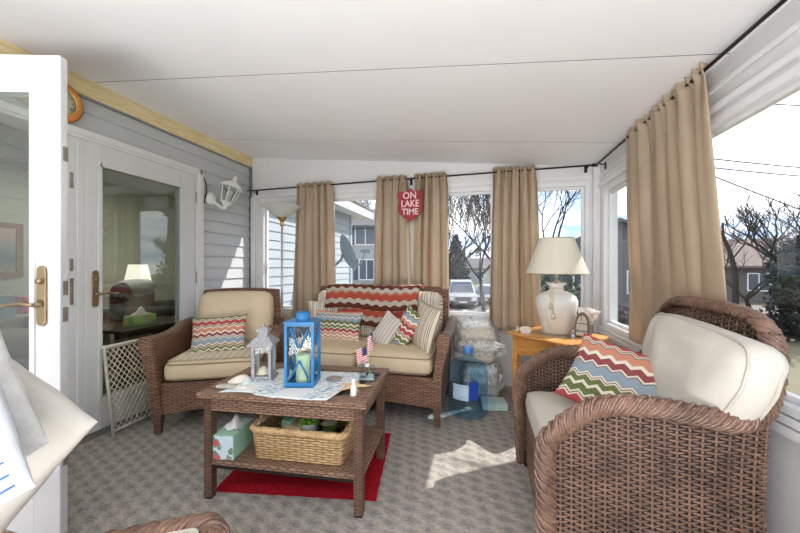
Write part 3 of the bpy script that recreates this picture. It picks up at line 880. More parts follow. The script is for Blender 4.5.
# ------------------------------------------------------------------ curtains and rods
def curtain_mat():
    t = NT('tan_curtain'); uv, u, v = t.uv()
    n = t.noise(t.obj(), 5, 3)
    c = t.ramp(n, [(.3, C8(196, 178, 154)), (.7, C8(210, 192, 168))])
    d = t.n('ShaderNodeBsdfDiffuse'); t.l(c, d.inputs[0])
    s = t.n('ShaderNodeBsdfTranslucent'); s.inputs[0].default_value = (*C8(206, 184, 156), 1)
    nb = t.bump(t.noise(uv, 500, 2), .12, .002); t.l(nb, d.inputs['Normal'])
    g = t.n('ShaderNodeBsdfGlossy'); g.inputs['Roughness'].default_value = .45; g.inputs[0].default_value = (.9, .85, .75, 1)
    m1 = t.n('ShaderNodeMixShader'); m1.inputs[0].default_value = .42; t.l(d.outputs[0], m1.inputs[1]); t.l(s.outputs[0], m1.inputs[2])
    m2 = t.n('ShaderNodeMixShader'); m2.inputs[0].default_value = .035; t.l(m1.outputs[0], m2.inputs[1]); t.l(g.outputs[0], m2.inputs[2])
    return t.done(m2.outputs[0])
CURT = curtain_mat()
IRON = plain('black_iron_rod', C8(38, 36, 36), .45, .5)
def curtain(label, w_top, w_bot, ztop, zbot, folds, seed, loc, rz, group='tan curtains on the two rods', amp=.050, squash=0):
    """local x along the rod, centred; y towards the room is negative"""
    rnd = random.Random(seed)
    ph = [rnd.uniform(-.9, .9) for _ in range(60)]
    def fn(s, t_):
        # fine gathers at the header, broad folds lower down
        z = ztop-(ztop-zbot)*t_
        hd = math.exp(-t_*14)
        s2 = s+.030*math.sin(2*PI*s*1.7+ph[0]*4)*(.4+t_)+.014*math.sin(2*PI*s*4+ph[1]*3)
        k = t_*1.3
        a1 = math.sin(2*PI*folds*s2+ph[2]+.5*math.sin(k*2.2+ph[3]))
        a2 = math.sin(2*PI*folds*2.3*s+ph[4])
        y = amp*(1-hd*.75)*(.8*math.copysign(abs(a1)**.7, a1))*(.72+.38*math.sin(2*PI*s*1.5+ph[7]*3))+.013*(hd+.35*(1-t_)+.08)*a2
        y += .006*math.sin(2*PI*folds*4.1*s+ph[5])*hd
        tube_ = .014*math.exp(-((z-(ztop-.045))/.014)**2)          # rod pocket swells
        y -= tube_*(1 if math.sin(2*PI*folds*5*s) > -2 else 0)*.6
        w = w_top+(w_bot-w_top)*t_**.8
        x = (s-.5)*w+.016*math.cos(2*PI*folds*s2+ph[2])*(1-hd)
        zz = z
        if t_ < .022: zz += .010*math.sin(2*PI*folds*3.3*s+ph[6])+.007*math.sin(2*PI*folds*7*s+ph[8]); y += .012*math.sin(2*PI*folds*4.7*s+ph[9])
        if squash:     # pressed to the wall behind the chair back
            q = max(0, min(1, (1.98-z)/.95)); y = y*(1-.78*q**3)+squash*q**1.5
        return V((x, y, zz))
    m = MB(); nv = 46
    ts = lambda v: v**1.6
    m.grid(lambda u, v: fn(u, ts(v)), max(60, folds*26), nv, (1.4, ztop-zbot))
    o = m.build('curtain', CURT, None, solid=.0025)
    o.location = loc; o.rotation_euler = (0, 0, rz)
    return tag(o, label, 'curtain', group)
RODZ_L, RODZ_R = 1.985, 2.02
rod = thing('curtain_rod', 'thin black curtain rod along the back wall above the four windows', 'curtain rod')
MB().tube([(XL+.03, 3.145, 1.985), (-1.2, 3.145, 2.0), (-.3, 3.145, 2.008), (XR-.07, 3.145, 2.02)], .008, 8).build('rod', IRON, rod)
for x, z in ((-2.45, 1.987), (-.675, 2.003), (.90, 2.02)):
    b = MB(); b.tube([(x, 3.145, z), (x, 3.19, z-.012), (x, 3.226, z-.012)], .005, 6); b.bx(x-.012, x+.012, 3.224, 3.23, z-.04, z+.015); b.build('bracket', IRON, rod)
MB().ball((XR-.062, 3.145, 2.02), (.017, .014, .014)).build('finial', IRON, rod)
rod2 = thing('curtain_rod', 'thin black curtain rod along the right wall below the ceiling', 'curtain rod')
MB().tube([(.948, 3.10, 2.008), (.948, -1.6, 2.006)], .008, 8).build('rod', IRON, rod2)
for y in (3.05, 1.2, -1.0):
    b = MB(); b.tube([(.948, y, 2.007), (.97, y, 1.995), (.996, y, 1.995)], .005, 6); b.bx(.994, 1.0, y-.012, y+.012, 1.955, 2.01); b.build('bracket', IRON, rod2)
MB().ball((.948, 3.11, 2.008), (.014, .017, .014)).build('finial', IRON, rod2)
curtain('tan curtain between the floor lamp and the satellite dish on the back wall', .40, .47, 2.03, .585, 5, 3, (-1.70, 3.145, 0), 0)
curtain('tan curtain hanging just left of the red hanging sign', .31, .36, 2.04, .60, 4, 11, (-.865, 3.145, 0), 0)
curtain('tan curtain hanging just right of the red hanging sign', .31, .37, 2.045, .60, 4, 23, (-.475, 3.145, 0), 0)
curtain('tan curtain directly left of the white table lamp', .365, .45, 2.055, .575, 5, 31, (.285, 3.145, 0), 0)
curtain('wide tan curtain on the right wall behind the wicker armchair', .80, .92, 2.045, .60, 6, 47, (.950, 2.095, 0), -PI/2, amp=.030, squash=.030)

# red hanging shield sign
RED = plain('sign_red', C8(150, 34, 48), .55)
sg = thing('hanging_sign', 'red shield shaped sign reading ON LAKE TIME hung between two curtains', 'sign', (-.652, 3.055, 1.575))
half_ = [(0, 0), (.055, .035), (.098, .072), (.118, .115), (.120, .15), (.108, .185), (.110, .215), (.128, .245), (.118, .275), (.10, .292), (.075, .293), (.045, .283), (.018, .296), (0, .318)]
pl = half_+[(-x, z) for x, z in half_[-2:0:-1]]
MB().prism(pl, .012, Matrix.Translation((0, .012, 0)) @ Matrix.Rotation(PI/2, 4, 'X')).build('board', RED, sg, bevel=.002)
def text(name, body, size, mat, loc, rot, parent=None, ext=.001, sx=1, off=0):
    c = bpy.data.curves.new('t', 'FONT'); c.body = body; c.size = size; c.align_x = 'CENTER'; c.align_y = 'CENTER'; c.extrude = ext; c.offset = off
    o = bpy.data.objects.new('t', c); COL.objects.link(o)
    dg = bpy.context.evaluated_depsgraph_get(); me = bpy.data.meshes.new_from_object(o.evaluated_get(dg))
    bpy.data.objects.remove(o); bpy.data.curves.remove(c)
    n = bpy.data.objects.new(name, me); COL.objects.link(n); me.name = name
    me.materials.clear(); me.materials.append(mat)
    n.location = loc; n.rotation_euler = rot; n.scale = (sx, 1, 1)
    if parent: n.parent = parent
    return n
PINKW = plain('sign_letters', C8(232, 196, 200), .6)
text('lettering', 'ON', .088, PINKW, (-.004, -.001, .245), (PI/2, 0, 0), sg, .001, .95, .002)
text('lettering', 'LAKE', .088, PINKW, (0, -.001, .168), (PI/2, 0, 0), sg, .001, .86, .002)
text('lettering', 'TIME', .080, PINKW, (0, -.001, .092), (PI/2, 0, 0), sg, .001, .95, .002)
for s in (-1, 1): MB().tube([(s*.10, .006, .29), (s*.085, .05, .37), (s*.075, .088, .424)], .0025, 5).build('hanger', IRON, sg)
# the loop sits round the rod
# wall clock
OAK = plain('clock_oak', C8(198, 128, 60), .4, var=.06, scale=14)
ck = thing('wall_clock', 'round oak rimmed wall clock with cream dial above the door', 'clock', (XL+.03, 1.455, 2.165))
R90 = Matrix.Rotation(PI/2, 4, 'Y')
MB().lathe([(.0, 0), (.128, 0), (.132, .012), (.118, .028), (.09, .03), (.086, .02), (0, .02)], (0, 0, 0), 32, R90).build('rim', OAK, ck)
MB().lathe([(0, .0205), (.084, .0205), (.084, .022), (0, .022)], (0, 0, 0), 32, R90).build('dial', plain('clock_dial', C8(228, 228, 214), .4), ck)
MB().tube([V((.027, .087*math.cos(a*PI/16), .087*math.sin(a*PI/16))) for a in range(33)], .004, 6, cap=False).build('brass_ring', plain('clock_brass', C8(226, 200, 110), .3, .7), ck)
BLK = plain('black_ink', C8(30, 30, 32), .6)
m = MB()
for k in range(1, 13):
    a = PI/2-k*PI/6
    text('numeral', str(k), .02, BLK, (.0225, .066*math.cos(a), .066*math.sin(a)), (PI/2, 0, PI/2), ck, .0004)
m.tube([(.025, 0, 0), (.025, .03, .035)], .002, 4); m.tube([(.026, 0, 0), (.026, -.02, .055)], .0016, 4); m.build('hands', BLK, ck)

# white outdoor wall lantern
WL = plain('lantern_white', C8(238, 240, 240), .4, var=.01)
wl = thing('wall_lantern', 'white coach lantern wall light on the grey siding beside the door', 'wall lamp', (XL+.014, 2.64, 1.80))
R9 = Matrix.Rotation(PI/2, 4, 'Y')
MB().lathe([(0, 0), (.062, 0), (.062, .012), (.05, .024), (.03, .03), (0, .03)], (0, 0, 0), 20, R9).build('backplate', WL, wl)
MB().tube(smooth_path([(.02, 0, -.01), (.06, .015, -.05), (.10, .04, -.085), (.132, .06, -.085)], 6), .011, 8).build('arm', WL, wl)
Ml = Matrix.Translation((.135, .085, .025)) @ Matrix.Scale(1.12, 4) @ Matrix.Rotation(math.radians(-15), 4, 'X') @ Matrix.Rotation(math.radians(10), 4, 'Y')
m = MB()
for k in range(6):
    a = k*PI/3; b = (k+1)*PI/3
    m.tube([(.045*math.cos(a), .045*math.sin(a), -.05), (.075*math.cos(a), .075*math.sin(a), .09)], .0055, 6, M=Ml)
    m.tube([(.045*math.cos(a), .045*math.sin(a), -.05), (.045*math.cos(b), .045*math.sin(b), -.05)], .006, 6, M=Ml)
    m.tube([(.075*math.cos(a), .075*math.sin(a), .09), (.075*math.cos(b), .075*math.sin(b), .09)], .0065, 6, M=Ml)
m.lathe([(0, -.115), (.012, -.11), (.014, -.085), (.045, -.055), (.045, -.045), (0, -.045)], (0, 0, 0), 6, Ml, False)
m.build('cage', WL, wl)
m = MB(); m.lathe([(.098, .088), (.1, .095), (.06, .125), (.028, .15), (.012, .155), (.016, .175), (.004, .205), (0, .205)], (0, 0, 0), 6, Ml, False); m.build('cap', WL, wl)
MB().lathe([(.042, -.044), (.071, .088)], (0, 0, 0), 6, Ml, False, closed=True).build('pane', glass('lantern_glass', (.85, .87, .87), 1.6, .15), wl)
MB().lathe([(0, -.044), (.012, -.044), (.012, .0), (.02, .03), (.012, .06), (0, .065)], (0, 0, 0), 10, Ml).build('bulb', plain('frosted_bulb', C8(240, 240, 236), .3), wl)
o = MB().tube(smooth_path([(XL+.022, 2.56, 1.98), (XL+.03, 2.575, 1.93), (XL+.03, 2.585, 1.86), (XL+.028, 2.57, 1.79), (XL+.024, 2.562, 1.74)], 6), .005, 6).build('hanging_wire', IRON)
tag(o, 'short black cord hanging on the siding between the door and the white lantern', 'cord')

# ------------------------------------------------------------------ lamps
fl = thing('floor_lamp', 'brass torchiere floor lamp with white glass bowl in the left corner', 'floor lamp', (-1.917, 2.90, 0))
GB = plain('lamp_brass', C8(190, 160, 96), .3, .85)
NICK = plain('lamp_nickel', C8(196, 192, 184), .3, .7)
MB().lathe([(0, 0), (.13, 0), (.13, .012), (.09, .026), (.02, .04), (.014, .06), (0, .06)], (0, 0, 0), 24).build('base', NICK, fl)
MB().lathe([(.0115, .05), (.0115, 1.56)], (0, 0, 0), 12).build('pole', plain('pole_silver', C8(206, 202, 194), .35, .2), fl)
MB().lathe([(.012, 1.55), (.022, 1.556), (.016, 1.575), (.02, 1.60), (.045, 1.625), (.05, 1.637), (0, 1.637)], (0, 0, 0), 16).build('socket_cup', GB, fl)
GLW = NT('alabaster_glass'); p = GLW.n('ShaderNodeBsdfPrincipled'); p.inputs['Base Color'].default_value = (*C8(236, 236, 234), 1); p.inputs['Roughness'].default_value = .25
tl = GLW.n('ShaderNodeBsdfTranslucent'); tl.inputs[0].default_value = (.85, .85, .84, 1); mx = GLW.n('ShaderNodeMixShader'); mx.inputs[0].default_value = .45
GLW.l(p.outputs[0], mx.inputs[1]); GLW.l(tl.outputs[0], mx.inputs[2]); GLW = GLW.done(mx.outputs[0])
MB().lathe([(.03, 1.632), (.06, 1.645), (.105, 1.675), (.135, 1.71), (.165, 1.735), (.192, 1.742), (.190, 1.748), (.16, 1.745), (.13, 1.72), (.1, 1.685), (.055, 1.655), (.03, 1.645)], (0, 0, 0), 40).build('bowl', GLW, fl)

tl_ = thing('table_lamp', 'white ceramic table lamp with cream empire shade on the pine end table', 'table lamp', (.585, 2.86, .6245))
tl_.scale = (.90, .90, .95)
CER = plain('white_ceramic', C8(238, 236, 230), .3, var=.02)
MB().lathe([(0, 0), (.115, 0), (.118, .012), (.122, .03), (.135, .09), (.158, .17), (.172, .23), (.172, .27), (.158, .305), (.12, .332), (.07, .348), (.056, .36), (.052, .378), (.062, .395), (.085, .41), (.083, .417), (.055, .418), (.03, .42), (0, .42)], (0, 0, 0), 40).build('base', CER, tl_)
m = MB()
for k in range(4):
    a = math.radians(230+k*90)
    m.tube([V((r*math.cos(a), r*math.sin(a), z)) for r, z in ((.117, .02), (.134, .09), (.157, .17), (.171, .23), (.171, .27), (.157, .305), (.12, .33))], .004, 6)
m.build('ribs', CER, tl_)
TAS = plain('tassel_cream', C8(222, 210, 184), .8)
m = MB(); m.tube(smooth_path([V((.06*math.cos(a), .06*math.sin(a), .372)) for a in [k*PI/8 for k in range(17)]], 2), .006, 6, cap=False)
for dx, L in ((-.075, .16), (-.055, .24)):
    m.tube(smooth_path([(dx+.02, -.058, .37), (dx, -.10, .352), (dx-.004, -.158, .30), (dx-.004, -.172, .36-L+.06)], 6), [.004]*19, 6); m.lathe([(.005, 0), (.012, -.015), (.016, -.05), (0, -.05)], (dx-.004, -.174, .36-L+.065), 8)
m.build('tassel_cord', TAS, tl_)
MB().lathe([(.03, .42), (.034, .428), (.014, .44), (.012, .50), (.02, .51), (.02, .55), (.0, .555)], (0, 0, 0), 14).build('neck', NICK, tl_)
m = MB(); m.tube([(-.03, 0, .50), (-.05, 0, .6), (-.04, 0, .72), (0, 0, .755)], .0025, 5); m.tube([(.03, 0, .50), (.05, 0, .6), (.04, 0, .72), (0, 0, .755)], .0025, 5)
m.lathe([(0, .55), (.022, .57), (.03, .61), (.022, .65), (0, .66)], (0, 0, 0), 12); m.build('harp', NICK, tl_)
SHD = NT('lamp_shade_linen'); d = SHD.n('ShaderNodeBsdfDiffuse'); d.inputs[0].default_value = (*C8(244, 241, 230), 1)
s_ = SHD.n('ShaderNodeBsdfTranslucent'); s_.inputs[0].default_value = (*C8(250, 244, 228), 1); mx = SHD.n('ShaderNodeMixShader'); mx.inputs[0].default_value = .35
SHD.l(d.outputs[0], mx.inputs[1]); SHD.l(s_.outputs[0], mx.inputs[2]); SHD = SHD.done(mx.outputs[0])
o_ = MB().lathe([(.256, .492), (.252, .50), (.144, .782), (.146, .79)], (0, 0, 0), 48, closed=True).build('lamp_shade', SHD, tl_, solid=.002)
SHT = plain('shade_trim', C8(150, 140, 120), .6)
MB().tube([V((.255*math.cos(k*PI/20), .255*math.sin(k*PI/20), .493)) for k in range(41)], .0035, 6, cap=False).build('shade_ring', SHT, o_)
m = MB(); m.tube([V((.145*math.cos(k*PI/20), .145*math.sin(k*PI/20), .788)) for k in range(41)], .0035, 6, cap=False)
for k in range(3): a = k*2*PI/3; m.tube([(0, 0, .77), (.145*math.cos(a), .145*math.sin(a), .787)], .002, 5)
m.build('shade_spider', SHT, o_)

# ------------------------------------------------------------------ cushions and throw
cv = lambda *a: C8(*a)
KH, CR, RD, CO, BL, GN, BRN, MAR = cv(206, 192, 166), cv(232, 224, 208), cv(178, 80, 82), cv(204, 140, 118), cv(150, 164, 178), cv(110, 122, 76), cv(126, 108, 92), cv(148, 80, 82)
def bands(seq):
    """(colour, width) -> constant ramp stops"""
    tot = sum(w for _, w in seq); p = 0; out = []
    for c_, w in seq: out.append((p/tot, c_)); p += w
    return out
SEQ = [(GN, 2.2), (CR, .8), (GN, 1), (KH, .8), (BRN, .5), (CR, .8), (BL, 2.6), (CR, .5), (BRN, .4), (CR, .6), (MAR, 1.6), (CR, .9), (CO, 2.2), (CR, .7), (BRN, .5), (KH, .7), (RD, 2.2), (CR, .6), (BRN, .5), (CR, .6), (GN, 1.3), (KH, .8), (BRN, .4), (CR, .6)]
CH_FAR = chevron('chevron_far', bands(SEQ), .06, .019, .34, .02)
CH_LOVE = chevron('chevron_love', bands([(CO, 1.4), (CR, .9), (cv(208, 160, 140), 1.2), (CR, .8), (CO, 1.2), (CR, .6), (RD, 1.2), (BRN, .5), (CR, .6), (GN, 1.3), (CR, 1), (BRN, .6), (GN, 1.1), (BL, 2.0), (CR, .6), (BRN, .4), (BL, 1.2), (KH, 1)]), .06, .019, .27, .0)
CH_NEAR = chevron('chevron_near', bands([(RD, 2.2), (CR, .5), (BRN, .4), (CR, .6), (GN, 2.0), (CR, 1.0), (GN, 1.4), (BRN, .35), (CR, .4), (BRN, .35), (CR, .5), (BL, 3.0), (BRN, .4), (CR, .5), (MAR, 2.2), (CR, 1.2), (CO, 2.6), (BRN, .35), (CR, .4), (BRN, .35), (CR, .4)]), .066, .021, .34, .0)
CH_SIDE = chevron('chevron_side', bands([(RD, 1.6), (CR, .8), (MAR, 1.2), (CO, 1.4), (CR, .8), (BL, 1.6), (BRN, .5), (CR, .6), (GN, 1.6), (CR, .8), (BRN, .5), (KH, .8)]), .055, .018, .25, .35)
def place_pillow(name_, label, w, h, t_, mat, loc, normal, roll=0, pipe=None, group=None, seed=0, wr=.004, cat='pillow'):
    """normal: facing direction of the front; roll about it"""
    root = thing(name_, label, cat, loc, 0, group)
    n = V(normal).normalized(); up = V((0, 0, 1)); x = up.cross(n).normalized(); y = n.cross(x)
    M = Matrix((x, y, n)).transposed().to_4x4() @ Matrix.Rotation(roll, 4, 'Z')
    m = MB(); pillow(m, w, h, t_, M=M, wrink=wr, seed=seed); m.build('cover', mat, root)
    if pipe:
        m = MB(); pillow_piping(m, w, h, M); m.build('piping', pipe, root)
    return root
R = math.radians
fdir = V((math.sin(ca), -math.cos(ca), 0))     # lounge chair front
place_pillow('chevron_pillow', 'multicolour chevron lumbar pillow on the tan wicker lounge chair by the door', .40, .30, .12, CH_FAR, (-1.985, 2.165, .618), (fdir.x+.05, fdir.y, .45), R(3), seed=1)
place_pillow('chevron_pillow', 'multicolour chevron pillow at the left end of the loveseat behind the blue lantern', .45, .28, .12, CH_LOVE, (-1.235, 2.70, .622), (.02, -1, .38), R(-1), seed=2)
place_pillow('striped_pillow', 'beige striped square pillow in the left corner of the loveseat behind a chevron pillow', .40, .38, .12, STRIPE_R, (-1.37, 2.815, .655), (.15, -1, .30), R(4), seed=3)
place_pillow('striped_pillow', 'small grey striped pillow tilted on the loveseat beside a leaning chevron pillow', .20, .30, .10, STRIPE_G, (-.765, 2.64, .615), (-.25, -1, .35), R(-28), seed=4)
place_pillow('chevron_pillow', 'narrow red and green chevron pillow leaning between two striped pillows on the loveseat', .19, .36, .10, CH_SIDE, (-.60, 2.63, .640), (-.45, -1, .35), R(-26), seed=5)
place_pillow('striped_pillow', 'brown and cream striped pillow propped against the right arm of the loveseat', .36, .37, .12, STRIPE_R, (-.435, 2.60, .665), (-.85, -.62, .28), R(-6), TANP, seed=6)
place_pillow('chevron_pillow', 'red green blue chevron pillow leaning in the right wicker armchair', .55, .35, .13, CH_NEAR, (.645, 1.66, .615), (-.46, -.76, .62), R(-13), seed=7, wr=.003)

# crocheted throw over the loveseat back
t = NT('crochet_throw'); uv, u, v = t.uv()
RU, CRM, COR = C8(128, 70, 56), C8(236, 226, 210), C8(220, 104, 84)
tri = t.math('ADD', t.math('MULTIPLY', t.math('SINE', t.math('MULTIPLY', u, 2*PI/.085)), .5), .5)
vv = t.math('ADD', v, t.math('MULTIPLY', tri, .016))
f = t.math('FRACT', t.math('ADD', t.math('DIVIDE', vv, .19), 5))
c = t.ramp(f, bands([(RU, 1.5), (CRM, 1.25), (COR, 1.6), (C8(228, 150, 130), .5), (CRM, 1.0)]), 'CONSTANT')
h = t.math('MULTIPLY', t.math('SINE', t.math('MULTIPLY', vv, 2*PI/.012)), t.math('SINE', t.math('MULTIPLY', u, 2*PI/.009)))
THROW = t.done(t.pbr(c, .95, 0, t.bump(h, .8, .008), .1))
def throw(u0, u1, drop, x0, yoff):
    m = MB()
    def fn(u, v):
        # v: 0 at front hem, up over the back and a little down behind
        s = v*(drop+.16)
        x = x0+(u1-u0)*u
        if s < drop: z = .962-(drop-s); y = LY+.44+.16*(z-.62)
        else:
            a = (s-drop)/.16; y = LY+.44+.16*.342+.20*a; z = .962+.02*math.sin(PI*a)-.01*a*a
        y -= yoff+.008*math.sin(9*u+3*v); z += .012*math.sin(7*u)*(1-v)
        return V((x+.02*(v-.5), y, z))
    m.grid(fn, 40, 30, (u1-u0, drop+.16)); return m
thr = thing('crochet_throw', 'rust coral and cream zigzag crochet throw draped over the loveseat back', 'throw blanket')
throw(0, .86, .19, -1.38, .024).build('upper_fold', THROW, thr, solid=.012)
throw(0, .73, .34, -1.255, .004).build('lower_fold', THROW, thr, solid=.012)
# ------------------------------------------------------------------ things on the coffee table
TZ = .5325; TA = math.radians(4.5)
BLUE = plain('lantern_blue', C8(38, 118, 176), .4, var=.05)
LG = glass('lantern_pane', (.94, .97, .97), 1.5, refl=.3)
bl = thing('candle_lantern', 'tall blue metal candle lantern with glass sides on the coffee table', 'lantern', (-.915, 1.575, TZ+.002), math.radians(14))
LWd, LDp, LHh = .15, .15, .325
m = MB()
for sx in (-1, 1):
    for sy in (-1, 1): m.box((sx*(LWd/2-.007), sy*(LDp/2-.007), LHh/2), (.014, .014, LHh))
for z in (.012, LHh-.007):
    for s in (-1, 1):
        m.box((0, s*(LDp/2-.007), z), (LWd-.028, .012, .014 if z > .1 else .024)); m.box((s*(LWd/2-.007), 0, z), (.012, LDp-.028, .014 if z > .1 else .024))
m.build('frame', BLUE, bl)
MB().box((0, 0, .004), (LWd-.002, LDp-.002, .008)).build('base', BLUE, bl)
MB().box((0, 0, LHh+.004), (LWd+.006, LDp+.006, .008)).build('top_plate', BLUE, bl)
MB().lathe([(.036, 0), (.036, .042), (.032, .042), (.032, 0)], (0, 0, LHh+.008), 24, closed=True).build('chimney', BLUE, bl)
def slat(a, b):
    MB().tube([a, b], .0055, 4).build('slat', BLUE, bl)
for s in (-1, 1):
    y = s*(LDp/2-.008)
    slat((-.045, y, .045), (0, y, .135)); slat((.045, y, .045), (0, y, .135))
    slat((-.045, y, .30), (-.005, y, .2)); slat((.045, y, .30), (.005, y, .2))
    x = s*(LWd/2-.008)
    slat((x, -.045, .045), (x, 0, .135)); slat((x, .045, .045), (x, 0, .135)); slat((x, -.045, .30), (x, 0, .2)); slat((x, .045, .30), (x, 0, .2))
m = MB()
for s in (-1, 1): m.box((0, s*(LDp/2-.016), LHh/2), (LWd-.03, .002, LHh-.03)); m.box((s*(LWd/2-.016), 0, LHh/2), (.002, LDp-.034, LHh-.03))
m.build('pane', LG, bl)
cd = tag(MB().lathe([(0, 0), (.036, 0), (.037, .004), (.037, .14), (.032, .144), (.02, .138), (0, .136)], (0, 0, 0), 24).build('candle', plain('pale_green_candle', C8(206, 226, 190), .5)), 'pale green pillar candle inside the blue lantern', 'candle')
cd.location = (-.915, 1.575, TZ+.0105)
GW = NT('weathered_grey_wood'); o = GW.obj()
c = GW.ramp(GW.noise(GW.vscale(o, (10, 10, 2)), 12, 5, .7), [(.3, C8(128, 128, 132)), (.5, C8(160, 161, 165)), (.72, C8(192, 192, 194))])
GW = GW.done(GW.pbr(c, .75))
gl = thing('wooden_lantern', 'weathered grey wooden lantern with pagoda roof on the coffee table', 'lantern', (-1.16, 1.585, TZ), math.radians(20))
m = MB(); m.box((0, 0, .008), (.125, .125, .016)); m.box((0, 0, .02), (.105, .105, .012)); m.build('base', GW, gl, bevel=.002)
m = MB()
for sx in (-1, 1):
    for sy in (-1, 1): m.box((sx*.043, sy*.043, .108), (.016, .016, .165))
m.box((0, -.043, .186), (.07, .014, .012)); m.box((0, .043, .186), (.07, .014, .012)); m.box((.043, 0, .186), (.014, .07, .012)); m.box((-.043, 0, .186), (.014, .07, .012))
m.build('post_frame', GW, gl)
def hip(m, z0, w0, z1, w1, t_):
    a, b = w0/2, w1/2
    vs = [(-a,-a,z0),(a,-a,z0),(a,a,z0),(-a,a,z0),(-a,-a,z0+t_),(a,-a,z0+t_),(a,a,z0+t_),(-a,a,z0+t_),(-b,-b,z1),(b,-b,z1),(b,b,z1),(-b,b,z1)]
    m.add(vs, [(0,3,2,1),(0,1,5,4),(1,2,6,5),(2,3,7,6),(3,0,4,7),(4,5,9,8),(5,6,10,9),(6,7,11,10),(7,4,8,11),(8,9,10,11)])
m = MB(); hip(m, .192, .135, .238, .062, .008); m.box((0, 0, .252), (.05, .05, .028)); hip(m, .264, .068, .285, .022, .006); m.lathe([(.008, .283), (.012, .292), (.004, .302), (0, .304)], (0, 0, 0), 8)
m.build('roof', GW, gl)
m = MB()
for s in (-1, 1): m.box((0, s*.043, .108), (.072, .002, .15)); m.box((s*.043, 0, .108), (.002, .072, .15))
m.build('pane', LG, gl)
SHELL = plain('shell_white', C8(236, 230, 220), .45, var=.05, scale=60)
def shell(name_, label, loc, rx, ry, h, rz, mat, seed):
    m = MB()
    for sg in (1, -1):
        def fn(u, v):
            a = 2*PI*u; r = v
            k = 1-.25*math.cos(a)+.10*noise.noise(V((math.cos(a)*2+seed, math.sin(a)*2, 0)))
            x, y = rx*r*k*math.cos(a), ry*r*k*math.sin(a)
            z = h*(1-r*r)*(1 if sg > 0 else .15)+.004*math.sin(14*a)*r*(sg > 0)*.35+.003*noise.noise(V((x*60+seed, y*60, 1)))*r+.004
            return V((x, y, z if sg > 0 else z*.4))
        m.grid(fn, 30, 8, (1, 1), closed_u=True, flip=(sg < 0))
    o = m.build('seashell', mat); tag(o, label, 'shell'); at(o, loc, (0, 0, rz)); return o
shell('seashell', 'cream scallop shell inside the grey wooden lantern', (-1.16, 1.585, TZ+.026), .035, .03, .04, .4, plain('shell_cream', C8(240, 224, 200), .5), 1)
shell('seashell', 'flat grey oyster shell at the front left corner of the coffee table', (-1.258, 1.435, TZ), .055, .032, .008, .1, plain('shell_grey', C8(196, 190, 180), .4, var=.1, scale=40), 2)
shell('seashell', 'large white clam shell on the coffee table left of the grey lantern', (-1.245, 1.525, TZ), .06, .045, .03, .5, SHELL, 3)
shell('seashell', 'small white shell on the coffee table edge in front of the grey lantern', (-1.168, 1.432, TZ), .034, .024, .012, 0, SHELL, 4)
shell('seashell', 'pale blue green shell on the coffee table touching the grey lantern', (-1.195, 1.50, TZ), .03, .022, .028, 1, plain('shell_aqua', C8(206, 222, 216), .4), 5)
# printed runner hanging slightly over the front edge
t = NT('map_print'); uv, u, v = t.uv()
n1 = t.noise(uv, 9, 3, .6); n2 = t.noise(t.vscale(uv, (14, 60, 1)), 2, 2)
base = t.ramp(n1, [(.35, C8(206, 226, 236)), (.47, C8(236, 240, 240)), (.62, C8(240, 240, 234)), (.70, C8(150, 190, 214))])
fb = t.math('FRACT', t.math('MULTIPLY', u, 3.4))
mask = t.math('MULTIPLY', t.math('GREATER_THAN', n2, .56), t.math('GREATER_THAN', fb, .55))
c = t.mix(mask, base, C8(96, 142, 178))
RUN = t.done(t.pbr(c, .5))
m = MB()
def rn(u, v):
    x = -.285+.56*u; y = -.245+.40*v
    y += .02*math.sin(u*6)*(1-v)-.014*(abs(u-.42) < .12)*(1-v)
    return V((x+.10*v, y, TH+.0022+.0015*math.sin(u*9)))
m.grid(rn, 30, 16, (.60, .44))
o = m.build('table_runner', RUN, solid=.0012); at(o, (-.955, 1.622, 0), (0, 0, TA)); tag(o, 'white and blue printed paper runner spread over the coffee table', 'table runner')
o.location.x -= .03
COAST = plain('stone_coaster', C8(150, 146, 140), .6, var=.12, scale=60)
o = MB().lathe([(0, 0), (.043, 0), (.045, .003), (.045, .006), (.041, .008), (.036, .0062), (0, .006)], (0, 0, 0), 32).build('coaster', COAST); at(o, (-.775, 1.655, TZ+.0045)); tag(o, 'round grey coaster beside the blue lantern on the printed runner', 'coaster')
# starfish
STF = plain('starfish_tan', C8(214, 180, 140), .8, var=.1, scale=60, bump=.6)
m = MB()
def sf(sg):
    def fn(u, v):
        a = 2*PI*u; c_ = abs(((a*5/(2*PI)) % 1)-.5)*2          # 1 at arm tips
        r = .022+.072*c_**2.2
        h = .014*(1-v)**.8*(1 if sg > 0 else 0)+.003*(1-v)
        return V((r*v*math.cos(a), r*v*math.sin(a), .003+h*(1 if sg > 0 else -.2)+.002*noise.noise(V((u*60, v*9, 0)))*(sg > 0)))
    m.grid(fn, 80, 8, (1, 1), closed_u=True, flip=(sg < 0))
sf(1); sf(-1)
o = m.build('starfish', STF); at(o, (-.63, 1.575, TZ+.004), (0, 0, .35)); tag(o, 'tan dried starfish on the glass of the coffee table', 'starfish')
sb_ = thing('souvenir_bottle', 'small white bottle with round cap in front of the starfish', 'bottle', (-.59, 1.475, TZ+.002))
MB().lathe([(0, 0), (.014, 0), (.015, .004), (.015, .045), (.008, .055), (.007, .06), (0, .06)], (0, 0, 0), 16).build('body', plain('bottle_white', C8(226, 226, 222), .3), sb_)
MB().lathe([(.008, .058), (.0095, .06), (.0095, .078), (0, .08)], (0, 0, 0), 12).build('cap', plain('bottle_cap', C8(240, 240, 240), .3), sb_)
